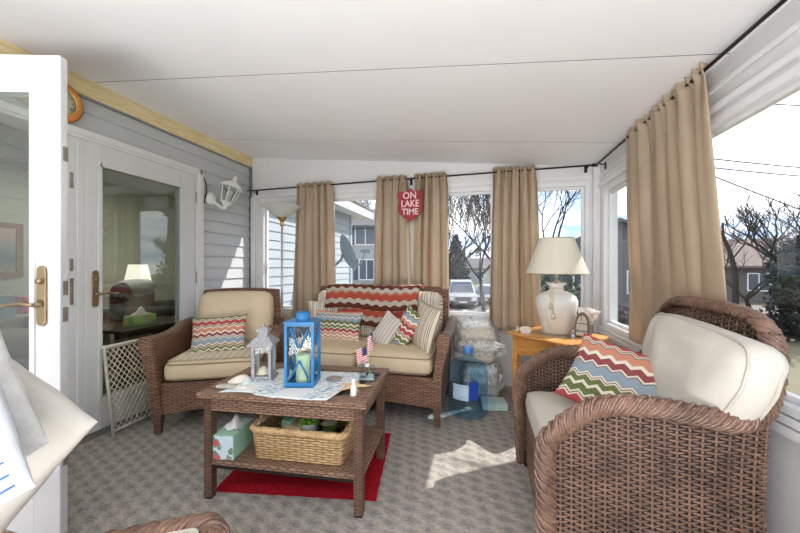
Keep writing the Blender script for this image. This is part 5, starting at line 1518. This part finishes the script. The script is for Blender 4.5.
t = NT('glowing_shade'); e = t.n('ShaderNodeEmission'); e.inputs[0].default_value = (1, .93, .8, 1); e.inputs[1].default_value = 1.2
MB().lathe([(.17, .92), (.12, 1.18)], (0, 0, 0), 24, closed=True).build('lamp_shade', t.done(e.outputs[0]), il)

# ------------------------------------------------------------------ outside
GZ = -1.75
t = NT('winter_lawn'); o = t.obj(); n = t.noise(o, .25, 5, .65)
c = t.ramp(n, [(.35, C8(92, 90, 66)), (.5, C8(112, 106, 82)), (.62, C8(90, 98, 64))])
struct(MB().bx(-90, 110, YB+.3, 140, GZ-.2, GZ).build('ground_lawn', t.done(t.pbr(c, .9))))
struct(MB().bx(1.4, 110, -60, YB+.3, GZ-.2, GZ).build('ground_side', t.m))
t = NT('asphalt'); o = t.obj()
struct(MB().bx(-6, 30, 17.5, 30, GZ, GZ+.03).build('ground_road', t.done(t.pbr(t.ramp(t.noise(o, 2, 5, .7), [(.3, C8(92, 91, 89)), (.7, C8(122, 119, 115))]), .9))))
# the house wall going on beyond the sunroom, with eave
m = MB(); siding(m, YB+.12, 6.15, -.6, 2.16, x=XL)
m.bx(XL-.2, XL-.011, YB+.12, 6.15, -1.75, 2.3); m.bx(XL-.06, XL+.03, 6.12, 6.21, -1.75, 2.16)
struct(m.build('wall_outside', SID2))
m = MB(); m.bx(XL-.3, XL+.30, YB+.2, 6.6, 2.16, 2.19); m.bx(XL+.30, XL+.33, YB+.2, 6.65, 2.14, 2.30); m.bx(XL-.3, XL+.33, 6.6, 6.65, 2.14, 2.30)
struct(m.build('trim_7', GREYT))
m = MB(); m.add([(XL+.36, YB+.2, 2.30), (XL+.36, 6.68, 2.30), (-5.5, 6.68, 3.9), (-5.5, YB+.2, 3.9), (XL+.36, YB+.2, 2.33), (XL+.36, 6.68, 2.33), (-5.5, 6.68, 3.93), (-5.5, YB+.2, 3.93)], [(0,1,2,3)[::-1], (4,5,6,7), (0,4,7,3)[::-1], (1,2,6,5), (0,1,5,4), (2,3,7,6)])
SHING = NT('roof_shingle'); o = SHING.obj(); SHING = SHING.done(SHING.pbr(SHING.ramp(SHING.noise(o, 6, 4, .7), [(.3, C8(92, 84, 80)), (.7, C8(130, 120, 114))]), .9))
struct(m.build('roof_eave', SHING))
# a/c unit low on the wall, seen behind the floor lamp
# satellite dish
sd = thing('satellite_dish', 'grey satellite dish on the outside wall seen left of the curtain pair', 'satellite dish', (-2.0, 4.66, 1.34))
DG = plain('dish_grey', C8(118, 130, 136), .7)
nd_ = V((.70, .62, .36)).normalized(); xd_ = V((0, 0, 1)).cross(nd_).normalized()
Md = Matrix((xd_, nd_.cross(xd_), nd_)).transposed().to_4x4()
def dsh(u, v):
    a = 2*PI*u; return Md @ V((.25*v*math.cos(a), .29*v*math.sin(a), .09*v*v-.03))
m = MB(); m.grid(dsh, 36, 8, (1, 1), closed_u=True); m.build('reflector', DG, sd, solid=.006)
m = MB(); m.tube(smooth_path([Md @ V((0, -.25, .03)), Md @ V((.0, -.22, .18)), Md @ V((.0, -.10, .30))], 6), .012, 6); m.build('feed_arm', DG, sd)
m = MB(); m.box((0, 0, 0), (.16, .05, .06), Matrix.Translation(Md @ V((0, -.07, .33)))); m.build('receiver', DG, sd, bevel=.008)
m = MB(); m.tube(smooth_path([Md @ V((0, 0, -.04)), (-.10, .0, -.12), (-.36, .0, -.28), (-.535, .0, -.30)], 6), .02, 8); m.bx(-.54, -.525, -.06, .06, -.38, -.22); m.build('mast', DG, sd)

# neighbouring houses
GLD = plain('dark_window', C8(72, 84, 100), .08)
def house(name_, label, loc, rz, W, D, H, roof_h, wall, roof, wins, over=.4, ridge='x', shutter=None, base=0):
    h_ = thing(name_, label, 'house', loc, rz)
    m = MB(); m.bx(-W/2, W/2, 0, D, 0, H)
    if ridge == 'y':   # gable facing front
        m.add([(-W/2, 0, H), (W/2, 0, H), (0, 0, H+roof_h), (-W/2, D, H), (W/2, D, H), (0, D, H+roof_h)], [(0, 1, 2), (5, 4, 3)])
    else:
        m.add([(-W/2, 0, H), (-W/2, D, H), (-W/2, D/2, H+roof_h), (W/2, 0, H), (W/2, D, H), (W/2, D/2, H+roof_h)], [(2, 1, 0), (3, 4, 5)])
    m.build('wall', wall, h_)
    m = MB(); th = .18
    if ridge == 'y':
        k = roof_h/(W/2)
        for s in (-1, 1):
            e = s*(W/2+over); ze = H-over*k
            v = [(e, -over, ze), (0, -over, H+roof_h), (0, D+over, H+roof_h), (e, D+over, ze)]
            v += [(a, b, c_+th) for a, b, c_ in v]
            m.add(v, [(0,1,2,3), (7,6,5,4), (0,4,5,1), (1,5,6,2), (2,6,7,3), (3,7,4,0)])
    else:
        k = roof_h/(D/2)
        for s in (-1, 1):
            e = D/2+s*(D/2+over); ze = H-over*k
            v = [(-W/2-over, e, ze), (W/2+over, e, ze), (W/2+over, D/2, H+roof_h), (-W/2-over, D/2, H+roof_h)]
            v += [(a, b, c_+th) for a, b, c_ in v]
            m.add(v, [(0,1,2,3), (7,6,5,4), (0,4,5,1), (1,5,6,2), (2,6,7,3), (3,7,4,0)])
    m.build('roof', roof, h_)
    for (x, z, w, hh) in wins:
        m = MB()
        m.bx(x-w/2-.08, x+w/2+.08, -.06, 0, z-.08, z); m.bx(x-w/2-.08, x+w/2+.08, -.06, 0, z+hh, z+hh+.08); m.bx(x-w/2-.08, x-w/2, -.06, 0, z, z+hh); m.bx(x+w/2, x+w/2+.08, -.06, 0, z, z+hh); m.bx(x-.03, x+.03, -.05, 0, z, z+hh)
        f_ = m.build('window', GREYT, h_)
        MB().bx(x-w/2, x+w/2, -.03, -.01, z, z+hh).build('pane', GLD, f_)
        if shutter:
            m = MB()
            for s in (-1, 1): m.bx(x+s*(w/2+.28)-.18, x+s*(w/2+.28)+.18, -.05, 0, z-.05, z+hh+.05)
            m.build('shutters', shutter, f_)
    return h_
def P3(px, depth, z):   # ground positions of things outside, by bearing and distance
    k = (px-400)/330; return fw*depth+rt*(k*depth)+V((0, 0, z))
HSID = plain('house_siding_grey', C8(158, 160, 162), .7); HDK = plain('house_dark_boards', C8(104, 104, 108), .8); HPALE = plain('house_pale', C8(170, 172, 170), .7)
BROOF = plain('brown_roof', C8(118, 104, 98), .9, var=.08, scale=4); DROOF = plain('dark_roof', C8(92, 90, 92), .9, var=.08, scale=4)
face = lambda px: math.atan2((px-400)/330, 1)*-1+.2407
house('neighbour_house', 'pale two storey house with shuttered windows far behind the satellite dish', P3(352, 26, GZ), .2407, 9, 8, 6.1, 1.8, HSID, DROOF, [(1.05, 4.65, 1.5, 1.3), (3.2, 4.65, 1.3, 1.3), (1.15, 1.9, 1.1, 1.5), (-1.5, 4.6, 1.2, 1.4)], shutter=plain('shutter_blue', C8(64, 80, 100), .6))
house('neighbour_house', 'grey gabled house behind the shade of the white table lamp', P3(618, 19, GZ), .2407-.35, 7.5, 9, 3.6, 1.9, HDK, DROOF, [(-1.8, 1.4, .9, 1.2), (1.0, 1.4, 1.0, 1.2)], ridge='y')
house('neighbour_house', 'brown roofed house with dark walls outside the big right window', P3(738, 27, GZ), -.30, 11.5, 8, 3.1, 2.1, plain('house_brown_grey', C8(96, 92, 92), .8), BROOF, [(-2.5, 1.1, 1.4, 1.2), (1.2, 1.0, 1.2, 1.3), (3.8, 1.1, 1.3, 1.2)], over=.6)
house('neighbour_house', 'low white house far off between the parked cars and the trees', P3(486, 55, GZ), .2407, 9, 7, 2.6, 1.6, HPALE, DROOF, [(-1, .9, 1.2, 1.1), (2, .9, 1.2, 1.1)])
# vehicles
def car(name_, label, loc, rz, L, W, H, col, pickup=False):
    """local: front faces -y"""
    c_ = thing(name_, label, 'car', loc, rz)
    pm = plain(name_+'_paint', col, .25, .1)
    hb = H*.56
    side = [(-L/2, .32), (-L/2+.05, hb*.82), (-L/2+.25, hb*.92), (-L*.22, hb), (L/2-.06, hb*1.0), (L/2, hb*.8), (L/2, .34)]
    cab = [(-L*.24, hb), (-L*.10, H*.97), (-L*.02, H), (L*.30, H), (L*.42, H*.95), (L*.46, hb)]
    def sw(m, pr, w0, w1, z0, z1):
        n = len(pr); vs = []
        for s in (-1, 1):
            for y, z in pr:
                k = (z-z0)/max(.01, z1-z0); vs.append((s*(w0+(w1-w0)*max(0, k))/2, y, z))
        fs = [tuple(range(n)), tuple(range(2*n-1, n-1, -1))]+[(k, n+k, n+(k+1) % n, (k+1) % n) for k in range(n)]
        m.add(vs, fs)
    m = MB(); sw(m, side, W, W*.96, .3, hb); m.build('body', pm, c_, bevel=.04)
    m = MB(); sw(m, cab, W*.94, W*.76, hb, H); m.build('cabin', pm, c_, bevel=.04)
    m = MB()
    ws = [(-L*.235, hb+.03), (-L*.105, H*.94)]
    for (y0, z0), (y1, z1) in [ws]:
        m.add([(-W*.42, y0-.02, z0), (W*.42, y0-.02, z0), (W*.35, y1-.03, z1), (-W*.35, y1-.03, z1)], [(0, 1, 2, 3)])
    for s in (-1, 1):
        m.add([(s*(W*.475), -L*.17, hb+.05), (s*(W*.475), L*.4, hb+.05), (s*(W*.41), L*.36, H*.92), (s*(W*.41), -L*.08, H*.92)], [(0, 1, 2, 3)])
    m.build('windows', GLD, c_, solid=.02)
    for s in (-1, 1):
        for y in (-L*.31, L*.31):
            MB().lathe([(0, -.11), (.30, -.11), (.34, -.07), (.34, .07), (.30, .11), (0, .11)], (0, 0, 0), 18, Matrix.Translation((s*(W/2-.12), y, .34)) @ Matrix.Rotation(PI/2, 4, 'Y')).build('wheel', plain('tyre', C8(34, 34, 36), .8), c_)
    m = MB(); m.bx(-W*.26, W*.26, -L/2-.03, -L/2+.06, hb*.5, hb*.78); m.bx(-W*.46, W*.46, -L/2-.06, -L/2+.05, .36, .5); m.build('grille_bumper', plain('car_dark_trim', C8(66, 68, 72), .4), c_)
    for s in (-1, 1): MB().bx(s*W*.38-.14, s*W*.38+.14, -L/2-.02, -L/2+.08, hb*.56, hb*.76).build('headlight', plain('headlight_glass', C8(232, 234, 236), .15), c_)
    MB().bx(-.26, .26, -L/2-.075, -L/2-.055, .42, .54).build('number_plate', plain('plate_blank', C8(206, 206, 190), .5), c_)
    return c_
car('white_suv', 'white sport utility vehicle parked outside right of the curtain pair', P3(461, 24.5, GZ+.03), .2407-.12, 4.6, 1.95, 1.85, C8(160, 163, 166))
car('silver_car', 'silver sedan parked outside beside the white vehicle', P3(487, 26, GZ+.03), .2407-.35, 4.5, 1.8, 1.42, C8(122, 130, 140))
car('dark_car', 'dark blue and red car outside behind the white table lamp', P3(585, 18, GZ), .2407+1.2, 4.5, 1.8, 1.45, C8(70, 50, 66))
car('pale_van', 'pale vehicle parked in front of the far shuttered house', P3(356, 21, GZ), .2407+1.3, 4.6, 1.9, 1.75, C8(160, 166, 172))

# bare trees
BARK = plain('bare_bark', C8(96, 86, 80), .9, var=.12, scale=6)
BARK2 = plain('dark_bark', C8(58, 52, 50), .9, var=.12, scale=6)
def tree(label, loc, h, seed, r0=.10, levels=5, spread=.55, lean=(0, 0), up=.25, dens=3, mat=None, trunk=.25, name_='bare_tree', group='bare trees outside'):
    rnd = random.Random(seed); rt_ = thing(name_, label, 'tree', loc, 0, group); mat = mat or BARK
    tk = MB(); br = MB()
    top = V((lean[0]*h*trunk, lean[1]*h*trunk, h*trunk))
    tk.tube(smooth_path([(0, 0, -.1), top*.5+V((rnd.uniform(-.05, .05)*h*.2, 0, 0)), top], 5), [r0*(1.25-.5*k/10) for k in range(11)], 8)
    def grow(p, d, L, r, k):
        n = 4; pts = [p]; q = p; dd = d
        for i in range(n):
            dd = (dd+V((rnd.uniform(-.18, .18), rnd.uniform(-.18, .18), rnd.uniform(-.10, .18)))).normalized(); q = q+dd*L/n; pts.append(q)
        br.tube(pts, [r*(1-.45*i/n) for i in range(n+1)], 5 if k > 2 else 3, cap=False, smooth=True)
        if k <= 0: return
        nb = dens if k > 1 else dens+1
        for j in range(nb):
            t_ = .35+.65*(j+1)/nb if k < levels else .5+.5*(j+1)/nb
            i = min(n-1, int(t_*n-.001)); pp = pts[i].lerp(pts[i+1], t_*n-i)
            a = rnd.uniform(0, 2*PI); side = V((math.cos(a), math.sin(a), rnd.uniform(-.1, .5)))
            nd = (dd*1.0+side*spread*rnd.uniform(.7, 1.4)+V((0, 0, up))).normalized()
            grow(pp, nd, L*rnd.uniform(.62, .82), max(.011, r*.60), k-1)
    nb = 4
    for j in range(nb):
        a = j*2*PI/nb+rnd.uniform(-.4, .4)
        d = V((math.cos(a)*spread*1.1, math.sin(a)*spread*1.1, 1)).normalized()
        d = (d+V((lean[0], lean[1], 0))*.5).normalized()
        grow(top-V((0, 0, .1*j*h*.1)), d, h*.30, r0*.6, levels)
    tk.build('trunk', mat, rt_); br.build('branches', mat, rt_)
    return rt_
tree('tall spreading bare tree outside behind the lamp shade, with branches fanning left', P3(534, 14, GZ), 8.5, 5, .12, 5, .75, (-.25, 0), .22, 3, BARK2)
tree('bare tree standing outside between the parked silver car and the curtain', P3(484, 21, GZ), 9.0, 12, .13, 4, .7, (-.1, 0), .4, 3, BARK2)
tree('bare tree reaching over the white vehicle from the left', P3(430, 18, GZ), 8.5, 21, .12, 5, .62, (.3, 0), .25, 3, BARK2)
tree('bare tree rising behind the roof of the far shuttered house', P3(372, 46, GZ), 16.0, 33, .2, 4, .7, (-.12, 0), .2)
tree('pollarded bare tree with a stub trunk outside the big right window', P3(782, 13, GZ), 4.6, 44, .17, 4, .8, (.1, 0), .12, 3, BARK2, .55)
tree('small twiggy bare tree left of the pollarded trunk outside the right window', P3(752, 15, GZ), 5.0, 52, .10, 4, .85, (-.15, 0), .1, 3, BARK2, .3)
tree('twiggy bare tree beyond the pollarded trunk at the right edge', P3(815, 15, GZ), 5.6, 61, .12, 4, .8, (-.1, 0), .1, 3, BARK2, .3)
st = thing('tree_stub', 'cut bare limb rising alone above the brown roof outside the right window', 'tree', P3(735, 14, GZ), 0)
MB().tube(smooth_path([(0, 0, -.1), (.02, 0, 2.2), (-.1, 0, 3.2), (-.45, -.1, 4.1), (-.85, -.2, 4.75)], 6), [.12-.07*k/24 for k in range(25)], 8).build('trunk', BARK2, st)
m = MB(); m.tube([(-.45, -.1, 4.1), (-.5, -.1, 4.6), (-.48, -.1, 4.75)], .045, 6); m.tube([(-.1, 0, 3.2), (.3, 0, 3.8), (.5, 0, 4.4)], .03, 5); m.build('branches', BARK2, st)
# evergreens and shrubs: leaf clusters
def evergreen(label, loc, h, w, seed, mat, n=1400, cat='shrub', name_='evergreen_shrub', cone=False):
    rnd = random.Random(seed); e = thing(name_, label, cat, loc, 0)
    MB().tube([(0, 0, -.1), (0, 0, h*.5)], w*.05, 6).build('stem', BARK2, e)
    m = MB()
    for k in range(n):
        z = rnd.uniform(.03, 1); a = rnd.uniform(0, 2*PI)
        rad = w/2*((1-z)**.7 if cone else math.sqrt(max(0, 1-(2*z-1)**2))*.9+.1)*(rnd.random()**.4)*(1+.25*math.sin(a*3+z*7+seed))
        c_ = V((rad*math.cos(a), rad*math.sin(a), z*h)); s = h*.035*rnd.uniform(.7, 1.4)
        d = V((rnd.uniform(-1, 1), rnd.uniform(-1, 1), rnd.uniform(-.3, 1))).normalized(); x = d.orthogonal().normalized()
        m.add([c_-x*s*.5, c_+d*s*1.6, c_+x*s*.5, c_+d.cross(x)*s*.5-d*s*.3], [(0, 1, 2, 3)])
    m.build('foliage', mat, e)
EVG = plain('evergreen_leaf', C8(52, 68, 44), .7, var=.25, scale=3); EVD = plain('dark_evergreen_leaf', C8(40, 48, 42), .8, var=.25, scale=3)
evergreen('dark green shrub outside behind the neck of the white table lamp', P3(562, 13.5, GZ), 2.9, 3.4, 3, EVG)
evergreen('conical evergreen far outside above the roof of the white vehicle', P3(456, 46, GZ), 7.2, 4.2, 4, EVD, 1600, 'tree', 'conifer', True)
evergreen('smaller conical evergreen far outside beside the taller one', P3(443.5, 52, GZ), 5.8, 4.0, 14, EVD, 1400, 'tree', 'conifer', True)
struct(MB().bx(XR+.12, XR+.42, YN, YB+.3, 2.045, 2.11).build('eave_right', GREYT))
evergreen('unseen evergreen added to shade the armchair, beyond the edge of the big window', (5.2, 3.8, GZ), 11.5, 1.7, 16, EVD, 8000, 'tree', 'added_shade_tree')  # added out of view to keep direct sun off the armchair cushion
evergreen('ivy covered dark evergreen at the far right of the big window', P3(806, 12.5, GZ), 4.0, 2.2, 6, EVD, 2200, 'tree', 'ivy_tree')
evergreen('dark hedge behind the silver car and the low white house', P3(505, 88, GZ), 8, 34, 7, EVD, 2600, 'hedge', 'hedge')
evergreen('long dark hedge beyond the brown roofed house outside the right window', P3(790, 46, GZ), 6.5, 26, 8, EVD, 2600, 'hedge', 'hedge')
# power lines
WIRE = plain('wire_black', C8(50, 50, 54), .6)
for i, (y0, y1, lab) in enumerate(((97, 103, 'highest power line crossing the sky outside the right window'), (154.5, 165, 'second power line from the top crossing the sky outside the right window'), (163.5, 173.5, 'third power line from the top, just under the second, outside the right window'), (165, 207, 'lowest power line, sloping down across the bare trees outside the right window'))):
    dpt = 15.0; X0, X1 = 640, 900
    def py(px): return y0+(y1-y0)*(px-690)/(110)
    a = fw*dpt+rt*((X0-400)/330*dpt)+V((0, 0, 1.15+(266.5-py(X0))/330*dpt)); b = fw*dpt+rt*((X1-400)/330*dpt)+V((0, 0, 1.15+(266.5-py(X1))/330*dpt))
    pts = [a.lerp(b, k/16)-V((0, 0, .12*math.sin(PI*k/16))) for k in range(17)]
    o = MB().tube(pts, .028, 5).build('power_line', WIRE); tag(o, lab, 'power line')

# ------------------------------------------------------------------ light, sky, camera
w = bpy.data.worlds.new('World'); sc.world = w; w.use_nodes = True
nt = w.node_tree; nt.nodes.clear()
def N(t_, **k):
    x = nt.nodes.new(t_)
    for a, b in k.items(): setattr(x, a, b)
    return x
out = N('ShaderNodeOutputWorld'); bg = N('ShaderNodeBackground'); nt.links.new(bg.outputs[0], out.inputs[0])
tc = N('ShaderNodeTexCoord')
mp = N('ShaderNodeMapping'); mp.inputs['Scale'].default_value = (1.2, 1.2, 4.5); nt.links.new(tc.outputs['Generated'], mp.inputs[0])
no = N('ShaderNodeTexNoise'); no.inputs['Scale'].default_value = 2.6; no.inputs['Detail'].default_value = 6; no.inputs['Roughness'].default_value = .6; nt.links.new(mp.outputs[0], no.inputs[0])
rp_ = N('ShaderNodeValToRGB'); rp_.color_ramp.elements[0].position = .40; rp_.color_ramp.elements[1].position = .56
rp_.color_ramp.elements[0].color = (0, 0, 0, 1); nt.links.new(no.outputs['Fac'], rp_.inputs[0])
mx = N('ShaderNodeMix', data_type='RGBA'); nt.links.new(rp_.outputs[0], mx.inputs[0])
mx.inputs[6].default_value = (.28, .42, .64, 1); mx.inputs[7].default_value = (1.0, 1.0, 1.02, 1)
nt.links.new(mx.outputs[2], bg.inputs[0]); bg.inputs[1].default_value = SKY_STRENGTH
# sun through the back windows
sl = bpy.data.lights.new('sun', 'SUN'); sl.energy = SUN_ENERGY; sl.angle = .009; sl.color = (1, .96, .9)
so_ = bpy.data.objects.new('sun', sl); COL.objects.link(so_)
tv = V(SUN_DIR).normalized(); so_.rotation_euler = tv.to_track_quat('-Z', 'Y').to_euler()
# added fill lights, no real fixtures: one overhead and an uplight, behind the camera
al = bpy.data.lights.new('overhead_fill', 'AREA'); al.shape = 'RECTANGLE'; al.size = 2.4; al.size_y = .8; al.energy = FILL_W; al.color = (1, .98, .95)
ao = bpy.data.objects.new('overhead_fill', al); COL.objects.link(ao); ao.location = (-.75, -1.2, 2.08)
ao.rotation_euler = (math.radians(25), 0, 0)
au = bpy.data.lights.new('up_fill', 'AREA'); au.shape = 'RECTANGLE'; au.size = 2.8; au.size_y = 1.0; au.energy = UP_W; au.color = (1, .985, .96)
auo = bpy.data.objects.new('up_fill', au); COL.objects.link(auo); auo.location = (-.25, -1.55, .05); auo.rotation_euler = (math.radians(180), 0, 0)
al2 = bpy.data.lights.new('indoor_fill', 'AREA'); al2.size = .6; al2.energy = INDOOR_W; al2.color = (1, .95, .86)  # added fill to brighten the room behind the doors
ao2 = bpy.data.objects.new('indoor_fill', al2); COL.objects.link(ao2); ao2.location = (-4.2, 3.2, 2.42)
cam = bpy.data.cameras.new('camera'); co_ = bpy.data.objects.new('camera', cam); COL.objects.link(co_)
co_.location = (0, 0, 1.15); co_.rotation_euler = (PI/2, 0, .2407)
cam.sensor_width = 36; cam.lens = 330/800*36; cam.clip_start = .02; cam.clip_end = 500
sc.camera = co_
vs_ = sc.view_settings; vs_.view_transform = 'Standard'; vs_.look = 'None'; vs_.gamma = 1; vs_.use_curve_mapping = False; vs_.exposure = EXPO
sc.cycles.max_bounces = 10; sc.cycles.diffuse_bounces = 6; sc.cycles.transparent_max_bounces = 24; sc.cycles.caustics_reflective = False; sc.cycles.caustics_refractive = False
sc.cycles.sample_clamp_indirect = 6
sc.cycles.use_denoising = True
